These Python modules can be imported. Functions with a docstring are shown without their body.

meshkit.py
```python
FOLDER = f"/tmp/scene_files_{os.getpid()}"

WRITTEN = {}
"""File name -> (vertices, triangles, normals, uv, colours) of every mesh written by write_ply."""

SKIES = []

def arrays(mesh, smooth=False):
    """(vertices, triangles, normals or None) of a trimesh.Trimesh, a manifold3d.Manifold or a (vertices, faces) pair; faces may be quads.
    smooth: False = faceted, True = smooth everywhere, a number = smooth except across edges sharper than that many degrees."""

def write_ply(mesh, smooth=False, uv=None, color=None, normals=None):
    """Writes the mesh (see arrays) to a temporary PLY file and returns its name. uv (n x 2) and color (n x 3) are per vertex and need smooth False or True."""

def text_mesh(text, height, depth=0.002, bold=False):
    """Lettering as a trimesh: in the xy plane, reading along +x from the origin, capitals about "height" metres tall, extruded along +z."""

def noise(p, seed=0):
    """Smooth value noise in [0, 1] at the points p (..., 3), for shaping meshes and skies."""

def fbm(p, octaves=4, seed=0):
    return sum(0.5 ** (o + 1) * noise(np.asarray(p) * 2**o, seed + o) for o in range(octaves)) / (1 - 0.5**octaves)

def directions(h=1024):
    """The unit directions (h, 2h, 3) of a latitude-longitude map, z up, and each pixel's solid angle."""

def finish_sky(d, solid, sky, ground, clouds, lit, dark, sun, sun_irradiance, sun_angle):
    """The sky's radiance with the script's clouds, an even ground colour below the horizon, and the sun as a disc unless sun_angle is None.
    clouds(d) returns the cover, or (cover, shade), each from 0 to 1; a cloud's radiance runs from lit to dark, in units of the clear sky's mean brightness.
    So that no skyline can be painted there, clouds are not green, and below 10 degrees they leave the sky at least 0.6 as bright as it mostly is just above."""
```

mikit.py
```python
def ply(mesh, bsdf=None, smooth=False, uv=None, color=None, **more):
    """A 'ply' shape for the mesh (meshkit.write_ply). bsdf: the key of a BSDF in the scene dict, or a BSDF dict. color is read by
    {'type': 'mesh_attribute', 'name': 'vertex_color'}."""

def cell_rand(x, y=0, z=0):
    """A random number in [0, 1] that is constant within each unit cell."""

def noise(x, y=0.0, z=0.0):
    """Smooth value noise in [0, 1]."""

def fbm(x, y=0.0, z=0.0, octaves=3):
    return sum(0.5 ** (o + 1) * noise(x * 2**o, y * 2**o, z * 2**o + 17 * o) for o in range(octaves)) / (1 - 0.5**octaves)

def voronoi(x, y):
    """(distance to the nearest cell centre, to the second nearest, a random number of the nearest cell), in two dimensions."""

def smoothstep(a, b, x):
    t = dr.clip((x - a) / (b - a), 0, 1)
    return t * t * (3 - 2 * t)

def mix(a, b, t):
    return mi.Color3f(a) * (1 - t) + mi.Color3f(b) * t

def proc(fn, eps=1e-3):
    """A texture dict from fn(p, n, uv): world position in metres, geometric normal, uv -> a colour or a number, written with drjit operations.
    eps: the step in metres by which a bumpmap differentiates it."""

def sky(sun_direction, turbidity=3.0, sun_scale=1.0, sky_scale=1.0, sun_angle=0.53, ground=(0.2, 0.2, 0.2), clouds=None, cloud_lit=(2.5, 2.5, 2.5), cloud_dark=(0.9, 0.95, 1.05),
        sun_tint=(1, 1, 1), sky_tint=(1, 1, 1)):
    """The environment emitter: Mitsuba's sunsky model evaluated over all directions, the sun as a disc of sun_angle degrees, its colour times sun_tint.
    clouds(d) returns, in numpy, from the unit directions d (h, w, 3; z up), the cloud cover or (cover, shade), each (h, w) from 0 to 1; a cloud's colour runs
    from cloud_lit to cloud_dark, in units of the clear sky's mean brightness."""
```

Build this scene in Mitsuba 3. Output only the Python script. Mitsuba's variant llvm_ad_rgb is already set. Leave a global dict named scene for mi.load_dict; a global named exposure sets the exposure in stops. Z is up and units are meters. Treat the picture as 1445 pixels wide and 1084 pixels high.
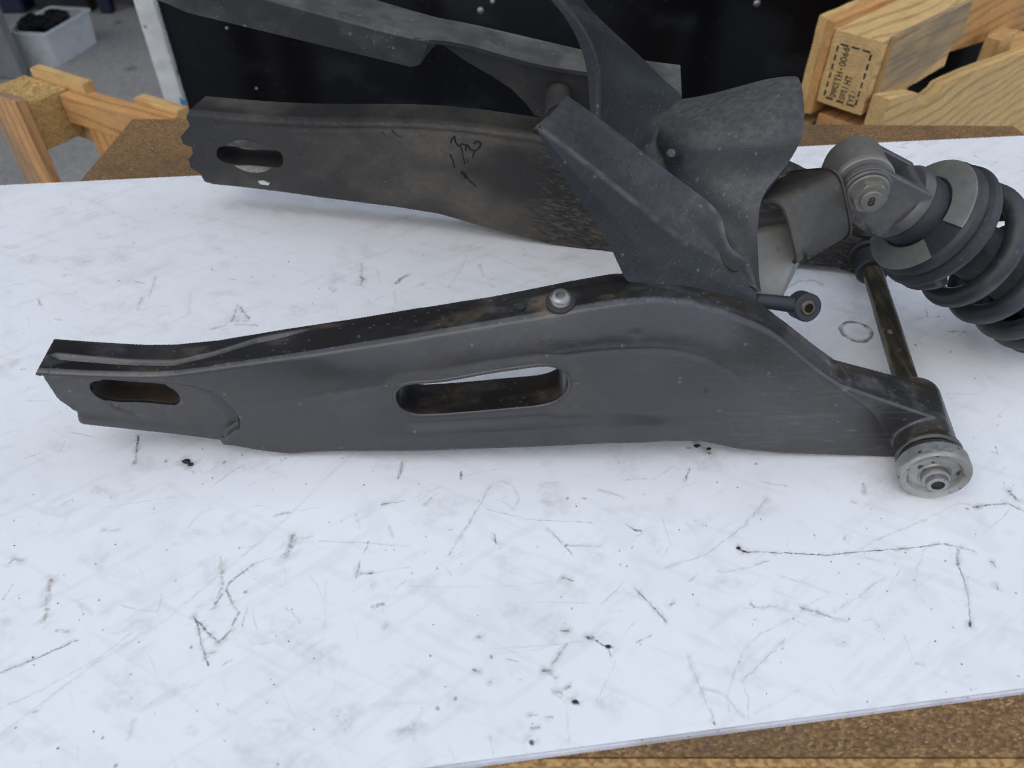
import math, random
import numpy as np, trimesh, mitsuba as mi, drjit as dr
import manifold3d as m3
from scipy.ndimage import gaussian_filter1d
from scipy.interpolate import make_interp_spline
import mikit, meshkit
from mikit import proc, noise, fbm, voronoi, cell_rand, smoothstep, mix

scene, labels = {'type': 'scene'}, {}
rng = np.random.default_rng(7)

# ------------------------------------------------------------------ camera, sky, exposure
PITCH, CAMZ, FPX, PW, PH = math.radians(43.0), 0.40, 1083.0, 1445, 1084
cs_, sn_ = math.cos(PITCH), math.sin(PITCH)
FWD = np.array([0, cs_, -sn_]); UP = np.array([0, sn_, cs_]); CAM = np.array([0, 0, CAMZ])
scene['camera'] = {'type': 'thinlens', 'fov': 2 * math.degrees(math.atan(PW / 2 / FPX)), 'fov_axis': 'x',
    'aperture_radius': 0.0015, 'focus_distance': 0.56, 'near_clip': 0.01, 'far_clip': 100.0,
    'to_world': mi.ScalarTransform4f().look_at(origin=CAM.tolist(), target=(CAM + FWD).tolist(), up=[0, 0, 1]),
    'film': {'type': 'hdrfilm', 'width': 1024, 'height': 768}}
scene['sky'] = mikit.sky((-0.45, -0.55, 0.75), turbidity=3, sun_scale=0.1, sun_angle=50, clouds=lambda d: 1.0,
    cloud_lit=(2.14, 2.42, 2.9), cloud_dark=(2.14, 2.42, 2.9), ground=(0.16, 0.16, 0.16))
exposure = 2.15


def ray(px, py):
    d = FWD + (px - PW / 2) / FPX * np.array([1., 0, 0]) - (py - PH / 2) / FPX * UP
    return d
def atz(px, py, z=0.0):
    d = ray(px, py); return CAM + d * ((z - CAMZ) / d[2])
def aty(px, py, Y):
    d = ray(px, py); return CAM + d * (Y / d[1])
def pts_y(L): return np.array([aty(*q) for q in L])
def proj(p):
    q = np.asarray(p, float) - CAM; zc = q @ FWD
    return np.array([PW / 2 + FPX * q[0] / zc, PH / 2 - FPX * (q @ UP) / zc])

# ------------------------------------------------------------------ materials
def rgb(*c): return {'type': 'rgb', 'value': list(map(float, c))}
def bsdf(key, d): scene[key] = d; return key
def principled(key, col, rough=0.5, bump=None, bscale=1.0, two=True, **k):
    d = {'type': 'principled', 'base_color': col if isinstance(col, dict) else rgb(*col), 'roughness': rough if isinstance(rough, (dict, float)) else float(rough), **k}
    if bump is not None: d = {'type': 'bumpmap', 'arbitrary': bump, 'scale': bscale, 'bsdf': d}
    if two: d = {'type': 'twosided', 'bsdf': d}
    return bsdf(key, d)

def specks(p, n, f, th):         # sparse round specks of random size, laid on the plane that the surface is closest to
    ax, ay, az = dr.abs(n.x), dr.abs(n.y), dr.abs(n.z)
    a = dr.select((ax > ay) & (ax > az), p.y, p.x)
    b = dr.select((az > ay) & (az > ax), p.y, p.z)
    d1, d2, w = voronoi(a * f, b * f)
    return dr.select(w > th, 1 - smoothstep(0.10, 0.34, d1), 0.0)

def dusty(base, dust, amount, up=0.5, sp=0.5, f=220.0, spf=420.0):
    def fn(p, n, uv):
        big = fbm(p.x * 22 + 3, p.y * 22, p.z * 22, 4)
        fine = fbm(p.x * f, p.y * f, p.z * f, 3)
        m = smoothstep(0.42, 0.75, big) * (0.35 + 0.65 * fine) * amount
        m = m + up * dr.maximum(n.z, 0) * (0.55 + 0.45 * smoothstep(0.35, 0.7, fbm(p.x * 60, p.y * 60, p.z * 60, 3))) * amount
        m = m + sp * specks(p, n, spf, 0.93) * smoothstep(0.35, 0.6, big) + sp * specks(p + 0.37, n, spf * 0.45, 0.975)
        return mix(base, dust, dr.clip(m, 0, 1)) * (0.85 + 0.3 * fine)
    return proc(fn)
def rough_fn(lo, hi, f=30.0):
    return proc(lambda p, n, uv: mi.Float(lo) + (hi - lo) * smoothstep(0.3, 0.7, fbm(p.x * f, p.y * f, p.z * f, 4)))

BDUST = [float(v) for v in aty(776, 421, .378)]
def arm_fn(p, n, uv):
    big = fbm(p.x * 18 + 3, p.y * 18, p.z * 18, 4)
    fine = fbm(p.x * 240, p.y * 240, p.z * 240, 3)
    topf = smoothstep(0.5, 0.9, n.z)
    m = 0.13 * smoothstep(0.42, 0.7, big) * fine + 0.10 * smoothstep(0.12, 0.26, p.x) * fbm(p.x * 70, p.y * 70, p.z * 110, 4)
    m = m + 0.28 * smoothstep(0.64, 0.74, fbm(p.x * 75 + 9, p.y * 75, p.z * 140, 4)) * fine * smoothstep(0.08, 0.2, p.x)
    # grazed streaks along the arm and dust at the pivot end
    st = fbm(p.x * 40, p.y * 40, p.z * 420, 3)
    m = m + 0.10 * smoothstep(0.58, 0.72, st) * smoothstep(0.05, 0.25, p.x)
    m = m + 0.4 * specks(p, n, 650.0, 0.945) * smoothstep(0.02, 0.24, p.x + 0.16 * (big - 0.3)) * smoothstep(0.4, 0.6, noise(p.x * 24, p.y, p.z * 24)) + 0.4 * specks(p + 0.7, n, 240.0, 0.992)
    dust = mix((0.17, 0.165, 0.16), (0.20, 0.155, 0.10), smoothstep(0.55, 0.75, noise(p.x * 50, p.y * 50, 3)))
    m = m + topf * (0.005 + 0.22 * smoothstep(0.50, 0.75, fbm(p.x * 34, p.y * 90, 1.0, 4)) * fine * 1.6)
    m = m + 0.35 * topf * specks(p + 0.2, n, 300.0, 0.93)
    bd = dr.sqrt(dr.square((p.x - BDUST[0]) * 0.6) + dr.square(p.y - BDUST[1]) + dr.square(p.z - BDUST[2]))
    m = m + 0.55 * (1 - smoothstep(0.004, 0.013, bd + 0.006 * (fbm(p.x * 200, p.y * 200, p.z * 200, 3) - 0.5))) * topf
    return mix((0.0118, 0.0106, 0.0106), dust, dr.clip(m, 0, 1))
principled('arm_paint', proc(arm_fn), rough_fn(0.24, 0.42, 18), specular=0.95,
    bump=proc(lambda p, n, uv: fbm(p.x * 900, p.y * 900, p.z * 900, 2) + 1.5 * fbm(p.x * 90, p.y * 90, p.z * 90, 2), 6e-4), bscale=0.00012)

def far_fn(p, n, uv):
    big = fbm(p.x * 14 + 9, p.y * 14, p.z * 14, 4)
    fine = fbm(p.x * 260, p.y * 260, p.z * 260, 3)
    m = 0.10 + 0.75 * smoothstep(0.36, 0.68, big) * (0.4 + 0.6 * fine)
    m = m * smoothstep(-0.30, -0.20, p.x + 0.1 * big)
    m = m + 0.3 * specks(p, n, 300.0, 0.95)
    c = mix((0.016, 0.0155, 0.0155), (0.135, 0.118, 0.094), dr.clip(m * (0.35 + 0.65 * smoothstep(0.06, -0.04, p.x)), 0, 1))
    k = smoothstep(0.0, 0.05, p.x + 0.05 * (big - 0.5)) * smoothstep(0.15, 0.09, p.z)
    w1 = fbm(p.x * 190 + 1.5 * noise(p.x * 70, p.z * 70), p.z * 700 + p.x * 150, 2.0, 2)
    c = mix(c, (0.010, 0.009, 0.008), 0.6 * k * smoothstep(0.5, 0.3, w1))
    return mix(c, (0.115, 0.094, 0.068), 0.62 * k * smoothstep(0.62, 0.74, w1))
def far_bump(p, n, uv):
    k = smoothstep(0.0, 0.09, p.x)
    return fbm(p.x * 700, p.y * 700, p.z * 700, 2) * 0.12 + k * fbm(p.x * 190 + 1.5 * noise(p.x * 70, p.z * 70), p.z * 700 + p.x * 150, 2.0, 2)
principled('far_paint', proc(far_fn), 0.55, specular=0.4, bump=proc(far_bump, 4e-4), bscale=0.0016)

fender_base = (0.0135, 0.0152, 0.0188)
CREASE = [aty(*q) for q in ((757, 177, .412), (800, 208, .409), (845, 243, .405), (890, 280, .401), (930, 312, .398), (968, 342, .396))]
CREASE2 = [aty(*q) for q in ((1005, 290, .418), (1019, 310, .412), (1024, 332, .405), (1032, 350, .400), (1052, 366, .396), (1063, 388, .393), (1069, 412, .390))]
def near_line(p, L):
    d = mi.Float(1)
    for a, b in zip(L[:-1], L[1:]):
        e = b - a; ex, ey, ez = map(float, e); ax, ay, az = map(float, a)
        qx, qy, qz = p.x - ax, p.y - ay, p.z - az
        h = dr.clip((qx * ex + qy * ey + qz * ez) / float(e @ e), 0, 1)
        d = dr.minimum(d, dr.sqrt(dr.square(qx - ex * h) + dr.square(qy - ey * h) + dr.square(qz - ez * h)))
    return d
def fender_fn(p, n, uv):
    big = fbm(p.x * 20 + 3, p.y * 20, p.z * 20, 4)
    fine = fbm(p.x * 300, p.y * 300, p.z * 300, 3)
    m = smoothstep(0.62, 0.95, n.z + 0.30 * (big - 0.5)) * (0.16 + 0.58 * fine) + 0.12 * smoothstep(0.5, 0.75, big) * fine
    m = m + 0.45 * specks(p, n, 900.0, 0.86) * smoothstep(0.35, 0.65, big) + 0.55 * specks(p + 0.3, n, 520.0, 0.955) * smoothstep(0.35, 0.6, noise(p.x * 40, p.y * 40, p.z * 40)) + 0.6 * specks(p + 0.7, n, 270.0, 0.988)
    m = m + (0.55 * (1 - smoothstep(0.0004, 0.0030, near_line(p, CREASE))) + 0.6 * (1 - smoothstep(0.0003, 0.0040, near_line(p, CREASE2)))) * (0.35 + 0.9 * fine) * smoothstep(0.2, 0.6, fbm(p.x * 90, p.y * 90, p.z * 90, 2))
    st = fbm((p.x + p.z) * 60, p.y * 60, (p.x - p.z) * 300, 3)
    m = m + 0.06 * smoothstep(0.6, 0.75, st)
    return mix(fender_base, (0.128, 0.122, 0.112), dr.clip(m, 0, 1))
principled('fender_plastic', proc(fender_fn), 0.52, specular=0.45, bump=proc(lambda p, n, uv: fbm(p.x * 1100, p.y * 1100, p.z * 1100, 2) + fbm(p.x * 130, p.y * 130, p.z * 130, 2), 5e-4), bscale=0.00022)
principled('guard_plastic', dusty((0.021, 0.0206, 0.020), (0.145, 0.138, 0.125), 0.55, up=1.0, sp=0.6), 0.6, specular=0.4,
    bump=proc(lambda p, n, uv: fbm(p.x * 900, p.y * 900, p.z * 900, 2), 6e-4), bscale=0.0003)
principled('dirty_dark', dusty((0.014, 0.0132, 0.0125), (0.06, 0.05, 0.04), 0.5), 0.6)
principled('slot_inside', dusty((0.018, 0.014, 0.010), (0.075, 0.048, 0.026), 0.6), 0.55)
def shaft_fn(p, n, uv):
    a = fbm(p.x * 50, p.y * 50, p.z * 50, 4)
    st = fbm(p.x * 400, p.y * 30, p.z * 400, 2)
    c = mix((0.075, 0.068, 0.05), (0.19, 0.155, 0.095), smoothstep(0.4, 0.75, a * 0.6 + st * 0.4))
    c = mix(c, (0.42, 0.41, 0.38), 0.8 * smoothstep(0.60, 0.68, fbm(p.x * 120 + 5, p.y * 120, p.z * 120, 3)) * smoothstep(0.03, 0.0, dr.abs(p.y - 0.452)))
    return c
principled('shaft_steel', proc(shaft_fn), rough_fn(0.22, 0.45, 60), metallic=0.65, specular=0.5)
principled('zinc_dirty', dusty((0.42, 0.41, 0.38), (0.07, 0.06, 0.045), 0.85, up=0.15, sp=0.9, f=190, spf=260), rough_fn(0.34, 0.6, 90), metallic=0.75, bump=proc(lambda p, n, uv: fbm(p.x * 420, p.y * 420, p.z * 420, 3), 5e-4), bscale=0.0005)
principled('worn_paint', dusty((0.035, 0.035, 0.035), (0.26, 0.25, 0.23), 1.4, up=0, sp=0.3, f=330), 0.4, metallic=0.4)
principled('zinc_bright', dusty((0.42, 0.42, 0.41), (0.16, 0.14, 0.11), 0.7, sp=0.4, f=150), rough_fn(0.25, 0.45, 80), metallic=0.9)
principled('cast_grey', dusty((0.26, 0.25, 0.225), (0.12, 0.105, 0.08), 0.7, up=0.0, sp=0.4), 0.5, metallic=0.25)
principled('link_grey', dusty((0.125, 0.12, 0.11), (0.20, 0.18, 0.145), 0.6, up=0.5, sp=0.5), 0.48, metallic=0.2)
principled('sleeve_black', dusty((0.021, 0.0195, 0.017), (0.09, 0.078, 0.058), 0.8, up=0.5, sp=0.5), 0.42)
principled('bolt_grey', dusty((0.17, 0.163, 0.145), (0.24, 0.215, 0.175), 0.6), 0.5, metallic=0.4)
principled('clevis_grey', dusty((0.085, 0.088, 0.092), (0.15, 0.14, 0.12), 0.7, up=0.4, sp=0.5), 0.42, metallic=0.25)
principled('spring_paint', dusty((0.021, 0.0235, 0.028), (0.11, 0.105, 0.098), 0.35, up=0.5, sp=0.35), rough_fn(0.3, 0.48, 40), specular=0.5)
principled('seat_grey', dusty((0.14, 0.14, 0.13), (0.22, 0.205, 0.18), 0.6, up=0.3, sp=0.4), 0.45, metallic=0.2)
principled('rubber_black', dusty((0.0165, 0.0185, 0.023), (0.075, 0.072, 0.066), 0.32), 0.5)
principled('crumb_hole_dark', (0.02, 0.018, 0.015), 0.7)  # loose crumbs, and the painted darkness of holes and a recess
principled('ink', (0.016, 0.015, 0.015), 0.6)
principled('pen', (0.011, 0.0115, 0.012), 0.6, specular=0.3)

# white board with grease marks, scuffs and scratches (pixel lists are turned into points of the board's own plane)
Z2, Z3, Z4 = (0, 620, .428), (450, 620, .428), (945, 620, .428)
ZA, ZB, ZC = (0, 380, .332), (400, 340, .332), (1000, 150, .308)
SEGS = []   # ax, ay, bx, by, radius, opacity, tone(0 black,1 grey,2 brown)
def stroke(z, pts, w, op, tone=0):
    q = [atz(z[0] + x * z[2], z[1] + y * z[2])[:2] for x, y in pts]
    if len(q) == 1: q = q * 2
    cy = z[1] + np.mean([y for _, y in pts]) * z[2]
    sc = np.linalg.norm(atz(720, cy) - atz(721, cy)) * z[2]
    for a, b in zip(q[:-1], q[1:]): SEGS.append(tuple(float(v) for v in (*a, *b, w * sc, op)) + (tone,))
for a in [
  (Z2, [(-40, 1005), (310, 740), (540, 600), (900, 300), (1180, 30)], 9, .22, 1), (Z2, [(-20, 895), (130, 830), (330, 718), (430, 640)], 5, .3, 1), (Z2, [(-10, 775), (120, 722), (255, 662)], 4, .62, 0),
  (Z2, [(165, 468)], 11, .7, 0), (Z2, [(163, 480), (155, 560), (143, 600)], 11, .5, 2), (Z2, [(612, 75), (628, 82)], 12, 1.0, 0), (Z2, [(625, 90), (638, 112)], 6, .4, 1), (Z2, [(455, -10), (450, 45), (444, 78)], 5, .7, 0),
  (Z2, [(968, 320), (960, 350), (940, 385)], 14, .5, 0), (Z2, [(968, 330), (1030, 320)], 7, .3, 1), (Z2, [(728, 385), (735, 480), (715, 522)], 7, .5, 2), (Z2, [(640, 585), (680, 635), (722, 670)], 5, .75, 0), (Z2, [(722, 670), (760, 630), (786, 572), (745, 500)], 6, .7, 2),
  (Z2, [(645, 590), (658, 650), (670, 690), (688, 745)], 4, .75, 0), (Z2, [(680, 708), (708, 700)], 4, .5, 0), (Z2, [(700, 560), (760, 470), (835, 412)], 6, .45, 0), (Z2, [(835, 412), (960, 370)], 3, .35, 1), (Z2, [(908, 249), (952, 240)], 3, .7, 2), (Z2, [(30, 408), (48, 394), (72, 400)], 6, .5, 0),
  (Z2, [(185, 630), (225, 634)], 8, .4, 2), (Z2, [(440, 925), (425, 985)], 14, .28, 1), (Z2, [(625, 955), (640, 965)], 20, .22, 1), (Z2, [(814, 555), (800, 615)], 3, .55, 0), (Z2, [(703, 228), (660, 245), (620, 290)], 6, .25, 1), (Z2, [(320, 228), (600, 185)], 3, .22, 1),
  (Z2, [(112, 900), (124, 896)], 6, .75, 2), (Z2, [(1105, 905), (1140, 950)], 26, .25, 2), (Z2, [(400, 545), (450, 562), (520, 568)], 4, .35, 1), (Z2, [(520, 565), (533, 510)], 4, .35, 2), (Z2, [(265, 545), (300, 575)], 14, .2, 1), (Z2, [(200, 550), (300, 515)], 3, .3, 1), (Z2, [(20, 600)], 26, .22, 1),
  (Z2, [(945, 555), (990, 605)], 2, .4, 0), (Z2, [(1075, 470), (1070, 640)], 9, .14, 1), (Z2, [(735, 745), (765, 725)], 4, .4, 0), (Z2, [(650, 560), (700, 530)], 18, .2, 2), (Z2, [(340, 300), (385, 300)], 4, .5, 2), (Z2, [(10, 530), (40, 480)], 4, .3, 0), (Z2, [(330, 420), (350, 380)], 16, .18, 1),
  (Z2, [(750, 890), (780, 905)], 5, .3, 1), (Z2, [(840, 460), (890, 490), (945, 480), (940, 430), (890, 405)], 4, .16, 1), (Z2, [(315, 165), (380, 190)], 24, .16, 2), (Z2, [(215, 5), (195, 40)], 5, .3, 1), (Z2, [(1160, 690), (1090, 850)], 4, .12, 1), (Z2, [(590, 870), (700, 770)], 3, .18, 1),
  (Z3, [(575, 140), (510, 250), (430, 380)], 3.5, .45, 2), (Z3, [(550, 230), (700, 265), (900, 275)], 3, .35, 2), (Z3, [(205, 216), (240, 208), (285, 203)], 3, .55, 0), (Z3, [(133, 408), (125, 455)], 5, .65, 0), (Z3, [(138, 443), (175, 440)], 4, .65, 0), (Z3, [(175, 440), (300, 422)], 3, .3, 1), (Z3, [(170, 480)], 7, .6, 0),
  (Z3, [(0, 335), (150, 342), (300, 352)], 5, .25, 1), (Z3, [(175, 552), (210, 545)], 9, .5, 0), (Z3, [(140, 540)], 8, .3, 1), (Z3, [(577, 312), (585, 346)], 4, .6, 0), (Z3, [(755, 295), (800, 340), (835, 380)], 4, .5, 2), (Z3, [(815, 350), (930, 353)], 5, .4, 1), (Z3, [(1040, 298), (1062, 300)], 6, .8, 0), (Z3, [(1010, 280), (1045, 302)], 3, .4, 0),
  (Z3, [(1040, 490), (1090, 540), (1145, 600)], 4, .5, 0), (Z3, [(800, 632), (820, 629)], 5, .85, 0), (Z3, [(885, 655), (905, 655)], 8, .8, 0), (Z3, [(905, 660), (940, 680)], 4, .8, 0), (Z3, [(950, 690), (965, 686)], 8, .9, 0), (Z3, [(956, 695), (958, 715)], 4, .7, 0), (Z3, [(812, 682), (768, 745)], 4, .5, 0), (Z3, [(795, 690), (775, 735)], 4, .3, 1),
  (Z3, [(740, 762), (762, 765)], 6, .85, 0), (Z3, [(755, 765), (780, 788)], 6, .5, 0), (Z3, [(780, 833), (800, 838)], 6, .6, 0), (Z3, [(815, 825), (832, 815)], 6, .6, 0), (Z3, [(838, 865), (853, 869)], 9, 1.0, 0), (Z3, [(702, 995), (704, 1003)], 9, .85, 0), (Z3, [(695, 912), (722, 909)], 4, .6, 0), (Z3, [(750, 913), (768, 914)], 5, .5, 0), (Z3, [(700, 953), (728, 948)], 4, .5, 0),
  (Z3, [(70, 940), (110, 900)], 38, .22, 2), (Z3, [(265, 965), (340, 940)], 16, .4, 1), (Z3, [(310, 950), (315, 990)], 10, .3, 1), (Z3, [(563, 975), (575, 1040)], 5, .3, 1), (Z3, [(815, 890), (825, 1000)], 6, .22, 1), (Z3, [(560, 692), (750, 680), (900, 660)], 4, .2, 2), (Z3, [(545, 713), (740, 690)], 3, .18, 1), (Z3, [(163, 340), (150, 375)], 5, .4, 0), (Z3, [(275, 78), (262, 130)], 6, .55, 0),
  (Z3, [(468, 108), (471, 130)], 5, .7, 0), (Z3, [(430, 299), (437, 296)], 4, .85, 2), (Z3, [(590, 135), (640, 150), (660, 200), (640, 230), (610, 205)], 7, .2, 2), (Z3, [(740, 205), (790, 210)], 18, .22, 1), (Z3, [(920, 165), (1000, 190)], 3, .4, 2), (Z3, [(1000, 135), (1080, 130)], 6, .28, 1), (Z3, [(1100, 300), (1110, 360)], 30, .12, 2), (Z3, [(620, 725), (655, 735)], 4, .5, 0), (Z3, [(510, 760), (530, 765)], 5, .6, 0),
  (Z3, [(520, 650), (535, 652)], 6, .5, 0), (Z3, [(566, 800)], 6, .5, 2), (Z3, [(665, 540), (780, 535), (900, 542)], 3, .25, 1), (Z3, [(980, 730), (915, 860)], 2, .35, 1), (Z3, [(1050, 670), (1095, 645)], 4, .35, 0), (Z3, [(865, 193), (878, 194)], 4, .7, 2), (Z3, [(0, 780), (20, 580), (25, 470)], 6, .12, 1), (Z3, [(1130, 260), (1165, 350)], 4, .3, 1), (Z3, [(215, 620), (222, 612)], 6, .4, 0), (Z3, [(240, 485), (620, 487), (760, 470)], 5, .13, 1), (Z3, [(180, 880), (350, 865)], 12, .1, 2),
  (Z3, [(230, 290), (245, 320)], 9, .25, 1), (Z3, [(120, 245), (135, 295)], 8, .3, 1), (Z3, [(805, 458), (840, 466)], 5, .65, 0), (Z3, [(380, 185), (350, 215)], 3, .4, 2),
  (Z4, [(226, 356), (236, 366), (255, 372)], 6, .95, 0), (Z4, [(250, 371), (400, 376), (520, 382), (640, 371), (820, 355), (910, 345)], 3, .75, 0), (Z4, [(905, 345), (950, 352), (1003, 368)], 5, .6, 0), (Z4, [(825, 355)], 5, .8, 0), (Z4, [(946, 355), (952, 418)], 6, .6, 0), (Z4, [(952, 418), (975, 480), (988, 560), (990, 612)], 3, .6, 0), (Z4, [(990, 605), (991, 620)], 6, .8, 0),
  (Z4, [(610, 370), (720, 315), (830, 270), (955, 210), (1010, 218)], 5, .32, 1), (Z4, [(1000, 222), (1040, 220), (1065, 215)], 5, .75, 0), (Z4, [(1065, 215), (1115, 212), (1180, 245)], 5, .5, 0), (Z4, [(430, 553), (500, 575), (530, 585)], 5, .75, 0), (Z4, [(520, 582), (580, 600)], 6, .4, 1), (Z4, [(245, 558), (350, 550)], 3, .45, 2), (Z4, [(265, 540), (280, 553)], 5, .5, 0), (Z4, [(540, 570), (620, 520), (705, 458)], 3, .4, 1),
  (Z4, [(840, 360), (815, 430), (808, 500), (840, 540)], 4, .25, 1), (Z4, [(320, 195), (240, 290), (120, 380), (-10, 422)], 3.5, .4, 1), (Z4, [(165, 438), (250, 425), (327, 400)], 3, .45, 2), (Z4, [(60, 720), (100, 820), (147, 930)], 5, .4, 1), (Z4, [(146, 934), (148, 938)], 7, .85, 0), (Z4, [(195, 895), (194, 830), (240, 700), (300, 640), (400, 590), (450, 612)], 4.5, .32, 1), (Z4, [(238, 798), (310, 730), (382, 660)], 4, .4, 1),
  (Z4, [(240, 800), (258, 850), (260, 920)], 3, .35, 1), (Z4, [(110, 822), (180, 840), (240, 910)], 9, .28, 1), (Z4, [(640, 150), (641, 178)], 10, .35, 0), (Z4, [(600, 205), (615, 210)], 10, .2, 2), (Z4, [(575, 318), (575, 332)], 7, .6, 2), (Z4, [(1120, 172), (1140, 195)], 8, .6, 0), (Z4, [(295, 140), (320, 142), (385, 155)], 5, .35, 2), (Z4, [(365, 450), (430, 470), (525, 505)], 8, .28, 1), (Z4, [(345, 500), (410, 525)], 8, .22, 1), (Z4, [(812, 737), (820, 739)], 7, .6, 2),
  (Z4, [(280, 905), (420, 830)], 6, .18, 1), (Z4, [(50, 140), (66, 95)], 3, .6, 0), (Z4, [(85, 8), (130, 45)], 9, .75, 0), (Z4, [(60, 30), (100, 20)], 5, .5, 0), (Z4, [(690, 620), (760, 560)], 34, .1, 2), (Z4, [(640, 600), (670, 590), (690, 620)], 5, .3, 1), (Z4, [(620, 385), (690, 400)], 7, .22, 1), (Z4, [(60, 280), (85, 310)], 14, .18, 1), (Z4, [(118, 286)], 4, .9, 0), (Z4, [(280, 597)], 3, .9, 0), (Z4, [(212, 581)], 4, .7, 2),
  (Z4, [(1062, 405), (1078, 425)], 5, .5, 0), (Z4, [(1075, 480), (1080, 492)], 5, .6, 0), (Z4, [(0, 545), (15, 538)], 5, .5, 0), (Z4, [(170, 575), (250, 560)], 30, .06, 2), (Z4, [(770, 640), (800, 720)], 4, .2, 1), (Z4, [(1060, 40), (1080, 45), (1075, 25)], 4, .4, 0),
  (ZB, [(332, 95), (332, 185)], 10, .45, 0), (ZB, [(322, 150), (345, 165)], 14, .3, 2), (ZB, [(520, 148), (480, 178)], 12, .6, 0), (ZB, [(400, 120), (410, 180)], 6, .3, 1), (ZB, [(590, 187)], 8, .4, 2), (ZB, [(800, 20), (760, 110), (700, 200)], 5, .25, 1), (ZB, [(850, 50), (1030, 122)], 5, .25, 1), (ZB, [(835, 100), (850, 150), (890, 160)], 4, .4, 1), (ZB, [(20, 88)], 6, .8, 0), (ZB, [(200, 200), (215, 215)], 12, .25, 2), (ZB, [(470, 215), (480, 265)], 10, .25, 2),
  (ZB, [(655, 150), (680, 155)], 20, .12, 2), (ZB, [(900, 200), (870, 180)], 5, .3, 2),
  (ZA, [(985, 222), (1010, 150), (1060, 212)], 5, .6, 0), (ZA, [(985, 222), (1055, 218)], 4, .4, 2), (ZA, [(895, 255), (960, 240)], 11, .5, 2), (ZA, [(1000, 235), (1095, 238)], 9, .35, 0), (ZA, [(662, 30), (635, 120)], 4, .4, 1), (ZA, [(605, 122), (585, 172)], 6, .45, 2), (ZA, [(810, 90), (805, 190), (740, 220)], 7, .2, 2), (ZA, [(160, 128), (172, 152)], 3, .5, 0), (ZA, [(235, 210), (260, 216)], 6, .35, 2), (ZA, [(320, 97)], 6, .7, 0), (ZA, [(970, 40), (1000, 44)], 5, .35, 0), (ZA, [(280, 25)], 6, .7, 2),
  (ZA, [(575, 50), (610, 60)], 5, .5, 0), (ZA, [(40, 98)], 5, .5, 2), (ZA, [(1400, 70), (1430, 90)], 12, .22, 2),
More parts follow.
